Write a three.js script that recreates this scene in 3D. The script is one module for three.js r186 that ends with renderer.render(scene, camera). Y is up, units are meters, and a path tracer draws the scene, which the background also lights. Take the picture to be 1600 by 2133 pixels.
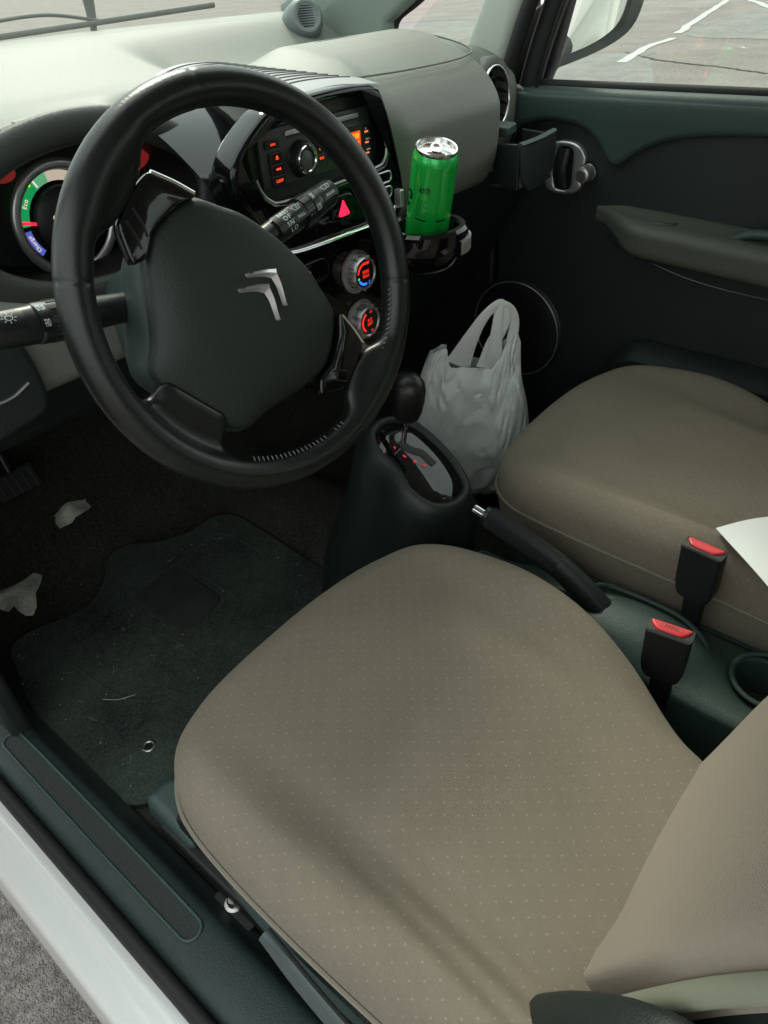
import * as THREE from 'three';
import { RoundedBoxGeometry } from 'three/addons/geometries/RoundedBoxGeometry.js';
import { mergeGeometries, mergeVertices, toCreasedNormals } from 'three/addons/utils/BufferGeometryUtils.js';

// ---------------------------------------------------------------- camera, sky, light
// x: towards the passenger side, y: up, z: towards the rear of the car; the ground is y = 0
const scene = new THREE.Scene();
const camera = new THREE.PerspectiveCamera(71, 768 / 1024, 0.02, 400);
camera.position.set(-0.685, 1.32, 0.0);
camera.up.set(0.49814, 0.78972, -0.35804);
camera.lookAt(-0.685 + 0.58809, 1.32 - 0.61114, -0.52977);
const renderer = new THREE.WebGLRenderer({ antialias: true });
renderer.toneMapping = THREE.LinearToneMapping;
renderer.toneMappingExposure = 2.2;
renderer.shadowMap.enabled = true;
{
  const w = 128, h = 64, d = new Float32Array(w * h * 4);
  for (let j = 0; j < h; j++) for (let i = 0; i < w; i++) {
    const el = (j + 0.5) / h * 180 - 90, s = Math.max(0, Math.sin(el * Math.PI / 180));
    const L = el > 0 ? 0.85 * (0.75 + 0.45 * s) : 0.3, k = (j * w + i) * 4;
    d[k] = L * 0.94; d[k + 1] = L; d[k + 2] = L * 0.99; d[k + 3] = 1;
  }
  const t = new THREE.DataTexture(d, w, h, THREE.RGBAFormat, THREE.FloatType);
  t.mapping = THREE.EquirectangularReflectionMapping; t.magFilter = THREE.LinearFilter; t.needsUpdate = true;
  scene.background = t; scene.environment = t;
}
const sun = new THREE.DirectionalLight(0xfff4e6, 1.5);
sun.position.set(3, 5.5, -4.5); sun.castShadow = true; sun.shadow.radius = 30;
Object.assign(sun.shadow.camera, { left: -5, right: 5, top: 5, bottom: -5, near: 0.1, far: 30 });
scene.add(sun);

// ---------------------------------------------------------------- helpers
const creased = (g, a) => { g.scale(1000, 1000, 1000); g = toCreasedNormals(g, a); g.scale(0.001, 0.001, 0.001); return g; };
const V = (x, y, z) => new THREE.Vector3(x, y, z), V2 = (x, y) => new THREE.Vector2(x, y);
const clamp = (x, a, b) => Math.min(b, Math.max(a, x)), mix = (a, b, t) => a + (b - a) * t;
const ss = (a, b, x) => { const t = clamp((x - a) / (b - a), 0, 1); return t * t * (3 - 2 * t); };
const smin = (a, b, k) => { const h = Math.max(k - Math.abs(a - b), 0) / k; return Math.min(a, b) - h * h * k / 4; };
const smax = (a, b, k) => -smin(-a, -b, k);
const bump1 = (x, c, w) => Math.exp(-(((x - c) / w) ** 2));
function rng(seed) { let a = seed >>> 0; return () => { a = (a + 0x6D2B79F5) >>> 0; let t = a; t = Math.imul(t ^ (t >>> 15), t | 1); t ^= t + Math.imul(t ^ (t >>> 7), t | 61); return ((t ^ (t >>> 14)) >>> 0) / 4294967296; }; }
// smooth curve through points (x ascending)
const lin = (x, p) => { const n = p.length; if (x <= p[0][0]) return p[0][1]; if (x >= p[n - 1][0]) return p[n - 1][1]; let i = 1; while (x > p[i][0]) i++; const a = p[i - 1], b = p[i], h = b[0] - a[0], s = (b[1] - a[1]) / h, q = i > 1 ? p[i - 2] : null, r = i < n - 1 ? p[i + 1] : null, sl = (u, v) => (v[1] - u[1]) / (v[0] - u[0]), lim = (m, d0, d1) => d0 * d1 <= 0 ? 0 : Math.sign(m) * Math.min(Math.abs(m), 2 * Math.abs(d0), 2 * Math.abs(d1));
  const m0 = q ? lim(sl(q, b), sl(q, a), s) : s, m1 = r ? lim(sl(a, r), s, sl(b, r)) : s, t = (x - a[0]) / h, t2 = t * t, t3 = t2 * t; return a[1] * (2 * t3 - 3 * t2 + 1) + m0 * h * (t3 - 2 * t2 + t) + b[1] * (3 * t2 - 2 * t3) + m1 * h * (t3 - t2); };

const used = {}, bases = new WeakMap();
function numbered(n) { const k = used[n] = (used[n] ?? -1) + 1; return k ? `${n}_${String(k).padStart(3, '0')}` : n; }
function thing(name, label, category, base = [0, 0, 0], group, kind) {
  const o = new THREE.Group(); o.name = numbered(name); o.position.set(...base);
  o.userData = { label, category }; if (group) o.userData.group = group; if (kind) o.userData.kind = kind;
  bases.set(o, base); scene.add(o); return o;
}
// a part: its geometry is given in world coordinates and moved into the thing's own frame
function part(parent, name, geo, mat, label) {
  const b = bases.get(parent); geo.translate(-b[0], -b[1], -b[2]);
  const m = new THREE.Mesh(geo, mat); m.name = name; m.castShadow = m.receiveShadow = true;
  if (label) m.userData.label = label;
  bases.set(m, b); parent.add(m); return m;
}
function struct(name, geo, mat, label, category) {
  const m = new THREE.Mesh(geo, mat); m.name = numbered(name); m.castShadow = m.receiveShadow = true;
  m.userData = { label, category, kind: 'structure' }; scene.add(m); return m;
}
// uv in metres by the dominant direction of each face
function uvm(g) {
  if (g.index) g = g.toNonIndexed();
  const p = g.attributes.position, n = g.attributes.normal, uv = new Float32Array(p.count * 2);
  for (let t = 0; t < p.count; t += 3) {
    let a = 0, b = 0, c = 0; for (let k = 0; k < 3; k++) { a += Math.abs(n.getX(t + k)); b += Math.abs(n.getY(t + k)); c += Math.abs(n.getZ(t + k)); }
    for (let k = 0; k < 3; k++) { const i = t + k, x = p.getX(i), y = p.getY(i), z = p.getZ(i);
      const q = b >= a && b >= c ? [x, z] : a >= c ? [z, y] : [x, y]; uv[2 * i] = q[0]; uv[2 * i + 1] = q[1]; }
  }
  g.setAttribute('uv', new THREE.BufferAttribute(uv, 2)); return g;
}
const clean = (g) => { for (const k of Object.keys(g.attributes)) if (!['position', 'normal', 'uv'].includes(k)) g.deleteAttribute(k); return g; };
const join = (gs) => mergeGeometries(gs.map((g) => { g = g.index ? g.toNonIndexed() : g; if (!g.attributes.uv) g = uvm(g); return clean(g); }));
// geometry built in a local frame placed at o with axes x, y (z = x cross y)
function put(g, o, x = [1, 0, 0], y = [0, 1, 0]) {
  const X = V(...x).normalize(), Y = V(...y), Z = new THREE.Vector3().crossVectors(X, Y).normalize(); Y.crossVectors(Z, X);
  return g.applyMatrix4(new THREE.Matrix4().makeBasis(X, Y, Z).setPosition(...o));
}
function rbox(w, h, d, r = 0.004, seg = 3) { return new RoundedBoxGeometry(w, h, d, seg, Math.min(r, w / 2.01, h / 2.01, d / 2.01)); }
const smoothPts = (pts, n = 64, closed = true, tension = 0.5) => new THREE.CatmullRomCurve3(pts.map((p) => V(p[0], p[1], p[2] ?? 0)), closed, 'catmullrom', tension).getSpacedPoints(n).slice(0, closed ? -1 : undefined);
function shapeOf(pts, holes = []) { const s = new THREE.Shape(pts.map((p) => V2(p.x ?? p[0], p.y ?? p[1]))); for (const h of holes) s.holes.push(new THREE.Path(h.map((p) => V2(p.x ?? p[0], p.y ?? p[1])))); return s; }
function ext(pts, depth, bevel = 0.002, holes = [], seg = 3) {   // extruded along +z, the front face at z = 0
  const g = new THREE.ExtrudeGeometry(shapeOf(pts, holes), { depth: Math.max(1e-4, depth - 2 * bevel), bevelEnabled: bevel > 0, bevelThickness: bevel, bevelSize: bevel, bevelOffset: -bevel, bevelSegments: seg, curveSegments: 8 });
  g.translate(0, 0, -depth + bevel); return creased(g, 0.7);
}
function rrect(w, h, r, cx = 0, cy = 0, n = 6) { const o = []; for (const [sx, sy, a0] of [[1, 1, 0], [-1, 1, 1], [-1, -1, 2], [1, -1, 3]]) for (let i = 0; i <= n; i++) { const a = (a0 + i / n) * Math.PI / 2; o.push(V2(cx + sx * (w / 2 - r) + r * Math.cos(a), cy + sy * (h / 2 - r) + r * Math.sin(a))); } return o; }
const ell = (a, b, cx = 0, cy = 0, n = 48) => Array.from({ length: n }, (_, i) => V2(cx + a * Math.cos(i / n * 2 * Math.PI), cy + b * Math.sin(i / n * 2 * Math.PI)));
function loft(rings, capA = true, capB = true, close = true, crease = 0.9) {
  const n = rings[0].length, P = [], I = [], m = close ? n : n - 1;
  for (const r of rings) for (const p of r) P.push(p.x, p.y, p.z);
  for (let i = 0; i < rings.length - 1; i++) for (let j = 0; j < m; j++) { const a = i * n + j, b = i * n + (j + 1) % n; I.push(a, b, a + n, b, b + n, a + n); }
  const cap = (off, flip) => { const c = V(0, 0, 0); for (let j = 0; j < n; j++) c.add(V(P[3 * (off + j)], P[3 * (off + j) + 1], P[3 * (off + j) + 2])); c.divideScalar(n); const k = P.length / 3; P.push(c.x, c.y, c.z); for (let j = 0; j < n; j++) { const a = off + j, b = off + (j + 1) % n; flip ? I.push(k, b, a) : I.push(k, a, b); } };
  if (capA) cap(0, true); if (capB) cap((rings.length - 1) * n, false);
  const g = new THREE.BufferGeometry(); g.setAttribute('position', new THREE.Float32BufferAttribute(P, 3)); g.setIndex(I); g.computeVertexNormals(); return uvm(creased(g, crease));
}
// tube of changing section: radii [a, b] along the sideways and the upward direction of each ring
function vtube(pts, rad, { seg = 40, rs = 16, up = [0, 1, 0], caps = true, closed = false } = {}) {
  const c = new THREE.CatmullRomCurve3(pts.map((p) => V(...p)), closed), rings = [];
  for (let i = 0; i <= seg - (closed ? 1 : 0); i++) {
    const t = i / seg, p = c.getPoint(t), T = c.getTangent(t), S = new THREE.Vector3().crossVectors(T, V(...up)).normalize(), U = new THREE.Vector3().crossVectors(S, T);
    const r = typeof rad === 'function' ? rad(t) : rad, a = r[0] ?? r, b = r[1] ?? r;
    rings.push(Array.from({ length: rs }, (_, k) => { const f = k / rs * 2 * Math.PI; return p.clone().addScaledVector(S, -a * Math.cos(f)).addScaledVector(U, b * Math.sin(f)); }));
  }
  if (closed) rings.push(rings[0].map((p) => p.clone()));
  return loft(rings, caps && !closed, caps && !closed);
}
const lathe = (prof, seg = 48) => uvm(creased(new THREE.LatheGeometry(prof.map((p) => V2(...p)), seg), 0.6));
// surface of an implicit solid (negative inside) as a smooth mesh
function nets(f, [x0, y0, z0], [x1, y1, z1], h) {
  const nx = Math.ceil((x1 - x0) / h) + 1, ny = Math.ceil((y1 - y0) / h) + 1, nz = Math.ceil((z1 - z0) / h) + 1, F = new Float32Array(nx * ny * nz), id = new Int32Array(nx * ny * nz).fill(-1), P = [], I = [];
  const ix = (i, j, k) => (k * ny + j) * nx + i;
  for (let k = 0; k < nz; k++) for (let j = 0; j < ny; j++) for (let i = 0; i < nx; i++) F[ix(i, j, k)] = f(x0 + i * h, y0 + j * h, z0 + k * h);
  for (let k = 0; k < nz - 1; k++) for (let j = 0; j < ny - 1; j++) for (let i = 0; i < nx - 1; i++) {
    let c = 0, sx = 0, sy = 0, sz = 0, m = 0;
    for (let q = 0; q < 8; q++) if (F[ix(i + (q & 1), j + (q >> 1 & 1), k + (q >> 2))] < 0) m |= 1 << q;
    if (m === 0 || m === 255) continue;
    for (let q = 0; q < 8; q++) for (let d = 0; d < 3; d++) { if (q >> d & 1) continue; const r = q | 1 << d; if ((m >> q & 1) === (m >> r & 1)) continue;
      const a = F[ix(i + (q & 1), j + (q >> 1 & 1), k + (q >> 2))], b = F[ix(i + (r & 1), j + (r >> 1 & 1), k + (r >> 2))], t = a / (a - b);
      sx += (q & 1) + (d === 0 ? t : 0); sy += (q >> 1 & 1) + (d === 1 ? t : 0); sz += (q >> 2) + (d === 2 ? t : 0); c++; }
    id[ix(i, j, k)] = P.length / 3; P.push(x0 + (i + sx / c) * h, y0 + (j + sy / c) * h, z0 + (k + sz / c) * h);
  }
  const quad = (a, b, c, d, s) => { if (a < 0 || b < 0 || c < 0 || d < 0) return; s ? I.push(a, b, c, a, c, d) : I.push(a, c, b, a, d, c); };
  for (let k = 1; k < nz - 1; k++) for (let j = 1; j < ny - 1; j++) for (let i = 1; i < nx - 1; i++) {
    const a = F[ix(i, j, k)] < 0;
    if (a !== F[ix(i + 1, j, k)] < 0) quad(id[ix(i, j - 1, k - 1)], id[ix(i, j, k - 1)], id[ix(i, j, k)], id[ix(i, j - 1, k)], a);
    if (a !== F[ix(i, j + 1, k)] < 0) quad(id[ix(i - 1, j, k - 1)], id[ix(i - 1, j, k)], id[ix(i, j, k)], id[ix(i, j, k - 1)], a);
    if (a !== F[ix(i, j, k + 1)] < 0) quad(id[ix(i - 1, j - 1, k)], id[ix(i, j - 1, k)], id[ix(i, j, k)], id[ix(i - 1, j, k)], a);
  }
  const N = new Float32Array(P.length), e = h * 0.5;
  for (let v = 0; v < P.length; v += 3) { const [x, y, z] = [P[v], P[v + 1], P[v + 2]], n = V(f(x + e, y, z) - f(x - e, y, z), f(x, y + e, z) - f(x, y - e, z), f(x, y, z + e) - f(x, y, z - e)).normalize(); N[v] = n.x; N[v + 1] = n.y; N[v + 2] = n.z; }
  const g = new THREE.BufferGeometry(); g.setAttribute('position', new THREE.Float32BufferAttribute(P, 3)); g.setAttribute('normal', new THREE.BufferAttribute(N, 3)); g.setIndex(I); return g;
}
const planarUV = (g, fn) => { const p = g.attributes.position, uv = new Float32Array(p.count * 2); for (let i = 0; i < p.count; i++) { const q = fn(p.getX(i), p.getY(i), p.getZ(i)); uv[2 * i] = q[0]; uv[2 * i + 1] = q[1]; } g.setAttribute('uv', new THREE.BufferAttribute(uv, 2)); return g; };

// ---------------------------------------------------------------- textures and materials
function vnoise(seed, period) { const r = rng(seed), G = Float32Array.from({ length: period * period }, () => r()); const at = (i, j) => G[((j % period + period) % period) * period + (i % period + period) % period];
  return (u, v) => { const x = u * period, y = v * period, i = Math.floor(x), j = Math.floor(y), a = x - i, b = y - j, s = a * a * (3 - 2 * a), t = b * b * (3 - 2 * b); return mix(mix(at(i, j), at(i + 1, j), s), mix(at(i, j + 1), at(i + 1, j + 1), s), t); }; }
function dataTex(n, fn, tile, srgb = false) {
  const d = new Uint8Array(n * n * 4);
  for (let j = 0; j < n; j++) for (let i = 0; i < n; i++) { const c = fn(i / n, j / n), k = (j * n + i) * 4; for (let q = 0; q < 3; q++) d[k + q] = clamp(Math.round(255 * (c[q] ?? c)), 0, 255); d[k + 3] = 255; }
  const t = new THREE.DataTexture(d, n, n); t.wrapS = t.wrapT = THREE.RepeatWrapping; t.magFilter = t.minFilter = THREE.LinearFilter; if (srgb) t.colorSpace = THREE.SRGBColorSpace; t.repeat.set(1 / tile, 1 / tile); t.needsUpdate = true; return t;
}
const retile = (t, a) => { const c = t.clone(); c.repeat.set(1 / a, 1 / a); c.needsUpdate = true; return c; };
const toS = (l) => l <= 0.0031308 ? 12.92 * l : 1.055 * l ** (1 / 2.4) - 0.055;
const n8 = vnoise(1, 8), n32 = vnoise(2, 32), n128 = vnoise(3, 128), n256 = vnoise(4, 256), n4 = vnoise(5, 4), n64 = vnoise(6, 64), n512 = vnoise(7, 512);
const grain = dataTex(512, (u, v) => 0.45 * n256(u, v) + 0.35 * n128(v, u) + 0.2 * n64(u, v), 0.12);
const leatherT = dataTex(512, (u, v) => { const a = Math.abs(n64(u, v) - 0.5) * 2, b = Math.abs(n128(u, v) - 0.5) * 2; return 0.6 * Math.min(1, a * 2.2) + 0.4 * Math.min(1, b * 2); }, 0.09);
const fine = dataTex(512, (u, v) => 0.5 * n256(u, v) + 0.5 * n256(v, u), 0.06);
// albedo with blotches: colour times a factor around 1
const blotch = (c, amt, tile, fineAmt = 0.1) => dataTex(512, (u, v) => { const k = 1 + amt * ((0.5 * n4(u, v) + 0.3 * n8(v, u) + 0.2 * n32(u, v)) - 0.5) * 2 + fineAmt * (n256(u, v) - 0.5) * 2; return c.map((q) => toS(clamp(q * k, 0, 1))); }, tile, true);
const rgb = (r, g, b) => new THREE.Color().setRGB(r, g, b);
const mat = (c, roughness, o = {}) => new THREE.MeshPhysicalMaterial({ color: rgb(...c), roughness, side: THREE.DoubleSide, ...o });
const M = {
  dash: mat([1, 1, 1], 0.5, { map: blotch([0.165, 0.17, 0.152], 0.05, 0.5, 0.05), bumpMap: grain, bumpScale: 0.0004 }),
  darkDash: mat([0.03, 0.034, 0.03], 0.5, { bumpMap: grain, bumpScale: 0.0004 }),
  plastic: mat([1, 1, 1], 0.5, { map: blotch([0.01, 0.0155, 0.0145], 0.15, 0.4, 0.12), bumpMap: grain, bumpScale: 0.0004 }),
  teal: mat([1, 1, 1], 0.5, { map: blotch([0.034, 0.06, 0.056], 0.1, 0.5, 0.08), bumpMap: grain, bumpScale: 0.0005 }),
  console: mat([1, 1, 1], 0.5, { map: blotch([0.028, 0.053, 0.044], 0.15, 0.3, 0.1), bumpMap: grain, bumpScale: 0.0005 }),
  black: mat([0.006, 0.007, 0.007], 0.5),
  satin: mat([0.012, 0.014, 0.014], 0.33),
  gloss: mat([0.004, 0.004, 0.005], 0.06),
  leather: mat([1, 1, 1], 0.3, { map: blotch([0.006, 0.0085, 0.0078], 0.25, 0.2, 0.1), bumpMap: leatherT, bumpScale: 0.00008 }),
  pad: mat([1, 1, 1], 0.52, { map: blotch([0.012, 0.019, 0.0155], 0.1, 0.3, 0.1), bumpMap: grain, bumpScale: 0.0004 }),
  hub: mat([1, 1, 1], 0.5, { map: blotch([0.02, 0.034, 0.031], 0.1, 0.3, 0.1), bumpMap: grain, bumpScale: 0.0004 }),
  chrome: mat([0.85, 0.85, 0.86], 0.1, { metalness: 1 }),
  emblem: mat([0.62, 0.62, 0.62], 0.22, { metalness: 0.6 }),
  silver: mat([0.5, 0.5, 0.5], 0.32, { metalness: 0.8 }),
  steel: mat([0.45, 0.44, 0.42], 0.35, { metalness: 1 }),
  alu: mat([0.8, 0.79, 0.78], 0.22, { metalness: 1 }),
  white: mat([0.68, 0.69, 0.67], 0.3, { clearcoat: 0.8, clearcoatRoughness: 0.08 }),
  pillar: mat([0.42, 0.44, 0.40], 0.6, { bumpMap: grain, bumpScale: 0.0003 }),
  pillarGreen: mat([0.2, 0.24, 0.21], 0.6, { bumpMap: grain, bumpScale: 0.0003 }),
  headliner: mat([0.62, 0.62, 0.58], 0.95),
  sill: mat([1, 1, 1], 0.5, { map: blotch([0.02, 0.034, 0.032], 0.25, 0.35, 0.12), bumpMap: grain, bumpScale: 0.0005 }),
  rubber: mat([0.011, 0.012, 0.012], 0.7),
  carpet: mat([1, 1, 1], 1, { map: blotch([0.045, 0.043, 0.033], 0.5, 0.5, 0.7), bumpMap: fine, bumpScale: 0.003 }),
  matFabric: mat([1, 1, 1], 1, { map: blotch([0.045, 0.062, 0.05], 0.8, 0.45, 0.55), bumpMap: fine, bumpScale: 0.002 }),
  paper: mat([0.78, 0.8, 0.79], 0.8),
  oldPaper: mat([1, 1, 1], 0.9, { map: blotch([0.5, 0.52, 0.43], 0.75, 0.12, 0.15) }),
  red: mat([0.62, 0.035, 0.04], 0.35),
  glass: mat([0.93, 0.97, 0.94], 0.0, { transmission: 1, thickness: 0, ior: 1.5 }),
  windscreen: mat([0.85, 0.93, 0.88], 0.0, { transmission: 1, thickness: 0, ior: 1.5 }),
  mirror: mat([0.82, 0.86, 0.84], 0.01, { metalness: 1 }),
  asphalt: mat([1, 1, 1], 0.95, { map: dataTex(1024, (u, v) => { const k = (0.8 + 0.15 * n4(u, v) + 0.2 * n8(v, u)) * (0.35 + 0.65 * n512(u, v) + 0.35 * n256(v, u) + 0.2 * n128(u, v)); return [0.225 * k, 0.2 * k, 0.184 * k].map((q) => toS(clamp(q, 0, 1))); }, 3.1, true), bumpMap: retile(fine, 0.5), bumpScale: 0.006 }),
  patch: mat([1, 1, 1], 0.95, { map: dataTex(256, (u, v) => { const k = (0.85 + 0.3 * n8(u, v)) * (0.7 + 0.6 * n128(u, v)); return [0.17 * k, 0.168 * k, 0.16 * k].map((q) => toS(clamp(q, 0, 1))); }, 1.3, true) }),
  paint: mat([0.4, 0.4, 0.385], 0.85),
  crack: mat([0.05, 0.05, 0.045], 1),
};
const dots = (c, dot, rows = 32) => dataTex(1024, (u, v) => { const a = (u * rows) % 1 - 0.5, b = (v * rows) % 1 - 0.5, r = Math.hypot(a, b), k = mix(dot, 1, ss(0.06, 0.1, r)), w = (0.92 + 0.16 * n512(u, v)) * (0.9 + 0.1 * n4(u, v) + 0.06 * n8(v, u) + 0.05 * n32(u, v)); return c.map((q) => toS(clamp(q * k * w, 0, 1))); }, 0.408, true);
const weave = dataTex(512, (u, v) => 0.5 + 0.25 * Math.sin(u * 2 * Math.PI * 64) * Math.sin(v * 2 * Math.PI * 64) + 0.25 * n256(u, v), 0.1);
M.fabric = mat([1, 1, 1], 0.95, { map: dots([0.186, 0.16, 0.121], 1.42), bumpMap: weave, bumpScale: 0.0007, sheen: 0.3, sheenRoughness: 0.6, sheenColor: rgb(0.6, 0.58, 0.5) });
M.ribbed = mat([1, 1, 1], 0.95, { map: dataTex(512, (u, v) => { const s = 0.955 + 0.045 * Math.sin((u + v) * 2 * Math.PI * 32), w = 0.95 + 0.1 * n256(u, v); return [0.275, 0.235, 0.19].map((q) => toS(clamp(q * s * w, 0, 1))); }, 0.1, true), bumpMap: weave, bumpScale: 0.0006 });
// print on a drawn sheet
function canvasTex(w, h, draw) { const c = document.createElement('canvas'); c.width = w; c.height = h; const x = c.getContext('2d'); draw(x, w, h); const t = new THREE.CanvasTexture(c); t.colorSpace = THREE.SRGBColorSpace; return t; }
const glow = (t, k = 1, base = [0.004, 0.004, 0.004], rough = 0.15) => mat(base, rough, { emissive: rgb(k, k, k), emissiveMap: t });
const lamp = (c) => mat([0.02, 0.02, 0.02], 0.3, { emissive: rgb(...c) });
console.log('materials done');
// ---------------------------------------------------------------- ground
const flat = (pts, y) => uvm(put(new THREE.ShapeGeometry(shapeOf(pts.map((p) => [p[0], -p[1]]))), [0, y, 0], [1, 0, 0], [0, 0, -1]));
struct('ground', uvm(put(new THREE.PlaneGeometry(300, 300, 1, 1), [0, 0, 0], [1, 0, 0], [0, 0, -1])), M.asphalt, 'pale worn asphalt of the car park around the car', 'ground');
const wobble = (pts, amp, seed) => { const r = rng(seed); return smoothPts(pts.map((p) => [p[0] + (r() - 0.5) * amp, p[1] + (r() - 0.5) * amp]), pts.length * 8).map((p) => [p.x, p.y]); };
struct('asphalt_patch', flat(wobble([[13.6, -5.1], [18, -5.6], [22, -4.6], [20, -2], [13, -1.6], [10.7, -2.2], [12.2, -3.4], [13, -4.2]], 0.6, 3), 0.004), M.patch, 'darker grey asphalt patch beside the white parking line', 'ground');
struct('asphalt_patch', flat(wobble([[9.5, -6.6], [11.6, -5.1], [10.9, -4.9], [10.4, -4.6], [8, -3.4], [6, -2.4], [5, -3.2], [7, -4.9]], 0.5, 5), 0.004), M.patch, 'grey asphalt patch close to the passenger side of the car', 'ground');
struct('asphalt_patch', flat(wobble([[13, -14], [16.6, -13.4], [17.4, -11.2], [14, -9.5], [11, -9.2], [9, -11]], 0.6, 7), 0.004), M.patch, 'grey asphalt patch seen through the small quarter window', 'ground');
function strip(pts, w, y) { const L = [], R = []; pts.forEach((p, i) => { const a = pts[Math.max(0, i - 1)], b = pts[Math.min(pts.length - 1, i + 1)], l = Math.hypot(b[0] - a[0], b[1] - a[1]), nx = -(b[1] - a[1]) / l, nz = (b[0] - a[0]) / l; L.push([p[0] + nx * w / 2, p[1] + nz * w / 2]); R.unshift([p[0] - nx * w / 2, p[1] - nz * w / 2]); }); return flat([...L, ...R], y); }
const jag = (pts, n, amp, seed) => { const r = rng(seed); return smoothPts(pts, n, false).map((p) => [p.x + (r() - 0.5) * amp, p.y + (r() - 0.5) * amp]); };
struct('parking_line', strip(jag([[10.2, -4.9], [11.9, -5.28], [13.2, -5.4]], 14, 0.05, 11), 0.14, 0.008), M.paint, 'worn white parking line, shorter piece half behind the mirror', 'marking');
struct('parking_line', strip(jag([[13.9, -5.6], [17.5, -6.5], [27, -8.7]], 20, 0.05, 12), 0.15, 0.008), M.paint, 'long white parking line running away across the asphalt', 'marking');
struct('parking_line', strip(jag([[18.6, -5.35], [20, -6.1], [24, -8.1]], 12, 0.05, 13), 0.15, 0.008), M.paint, 'white parking line crossing at the far side', 'marking');
struct('asphalt_crack', strip(jag([[11.3, -5.35], [10.7, -4.7], [10.4, -4.26], [10.05, -3.5], [9.8, -3.1], [9.6, -2.7], [9.4, -1.5]], 60, 0.06, 14), 0.05, 0.007), M.crack, 'dark crack winding across the asphalt beyond the passenger window', 'crack');
struct('asphalt_crack', strip(jag([[15.6, -13.4], [16.4, -12.9], [16.7, -12.2], [16.9, -11.4]], 30, 0.08, 15), 0.05, 0.007), M.crack, 'dark crack in the asphalt beyond the quarter window', 'crack');

// ---------------------------------------------------------------- car body: sill, floor, pillars, roof, glass
const car = thing('car_shell', 'white car body with grey plastic door sill and pale roof pillars', 'car', [0, 0, 0], null);
const sweepZ = (prof, z0, z1, n = 1) => { const rings = []; for (let i = 0; i <= n; i++) rings.push(prof.map((p) => V(p[0], p[1], mix(z0, z1, i / n)))); return loft(rings, true, true); };
const solid = (top, base) => [...top, ...base];
part(car, 'outer_sill', sweepZ(smoothPts([[-0.6375, 0.414], [-0.652, 0.416], [-0.6575, 0.413], [-0.6595, 0.4085], [-0.662, 0.4085], [-0.676, 0.405], [-0.687, 0.397], [-0.694, 0.38], [-0.7, 0.33], [-0.69, 0.22], [-0.62, 0.18], [-0.6, 0.3], [-0.622, 0.4]], 90, true).map((p) => [p.x, p.y]), -1.3, 0.6), M.white, 'white painted sill edge with a fine step');
part(car, 'door_seal', sweepZ(smoothPts([[-0.619, 0.418], [-0.622, 0.4275], [-0.63, 0.4295], [-0.636, 0.4245], [-0.637, 0.412], [-0.62, 0.405]], 24).map((p) => [p.x, p.y]), -1.3, 0.6), M.rubber);
part(car, 'sill_trim', sweepZ(smoothPts([[-0.522, 0.382], [-0.535, 0.398], [-0.546, 0.417], [-0.553, 0.424], [-0.566, 0.427], [-0.59, 0.4275], [-0.606, 0.425], [-0.6155, 0.419], [-0.6175, 0.408], [-0.6, 0.385], [-0.56, 0.375], [-0.525, 0.372]], 60).map((p) => [p.x, p.y]), -1.3, 0.6), M.sill, 'grey plastic sill trim, scuffed');
{ const pill = [], r = 0.0135, x = -0.578; for (let i = 0; i <= 12; i++) pill.push([x + r * Math.cos(i / 12 * Math.PI), -0.868 - r * Math.sin(i / 12 * Math.PI)]); for (let i = 0; i <= 12; i++) pill.push([x - r * Math.cos(i / 12 * Math.PI), -0.448 + r * Math.sin(i / 12 * Math.PI)]);
  part(car, 'tread_rim', vtube(pill.map((p) => [p[0], 0.4285, p[1]]), [0.0022, 0.0022], { seg: 120, rs: 8, closed: true }), M.teal);
  part(car, 'tread_plate', flat(pill, 0.4282), mat([0.016, 0.024, 0.021], 0.6, { bumpMap: grain, bumpScale: 0.0006 })); }
// floor and toe board
const floorG = new THREE.PlaneGeometry(1, 1, 60, 80); { const p = floorG.attributes.position, r = vnoise(21, 16);
  for (let i = 0; i < p.count; i++) { const u = p.getX(i) + 0.5, v = p.getY(i) + 0.5, x = mix(-0.53, 0.62, u), z = mix(1.6, -1.36, v); const toe = ss(-1.15, -1.5, z) * 0.36, wave = 0.006 * (r(u * 0.9, v * 0.9) - 0.5); const hump = 0.05 * ss(0.0, 0.09, x) * ss(-0.45, -0.7, z) * (1 - ss(0.16, 0.28, x)); p.setXYZ(i, x, 0.372 + toe + wave + hump, z); } floorG.computeVertexNormals(); }
part(car, 'carpet_floor', uvm(floorG), M.carpet, 'dark brown carpet with dirt');
part(car, 'firewall', uvm(rbox(1.24, 0.75, 0.03, 0.01).translate(0, 0.79, -1.385)), M.black);
part(car, 'footwell_side', uvm(rbox(0.03, 0.78, 0.5, 0.01).translate(-0.56, 0.79, -1.12)), M.plastic);
part(car, 'footwell_side', uvm(rbox(0.03, 0.72, 0.56, 0.01).translate(0.625, 0.79, -1.09)), M.black);
part(car, 'rear_floor', uvm(rbox(1.24, 0.36, 0.9, 0.03).translate(0, 0.55, 1.25)), M.carpet);
const plateZY = (pts, x, t, b = 0.006) => uvm(put(ext(pts.map((p) => [p[0], p[1]]), t, b), [x - t, 0, 0], [0, 0, 1], [0, 1, 0]));  // a plate in the z-y plane between x - t and x
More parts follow.
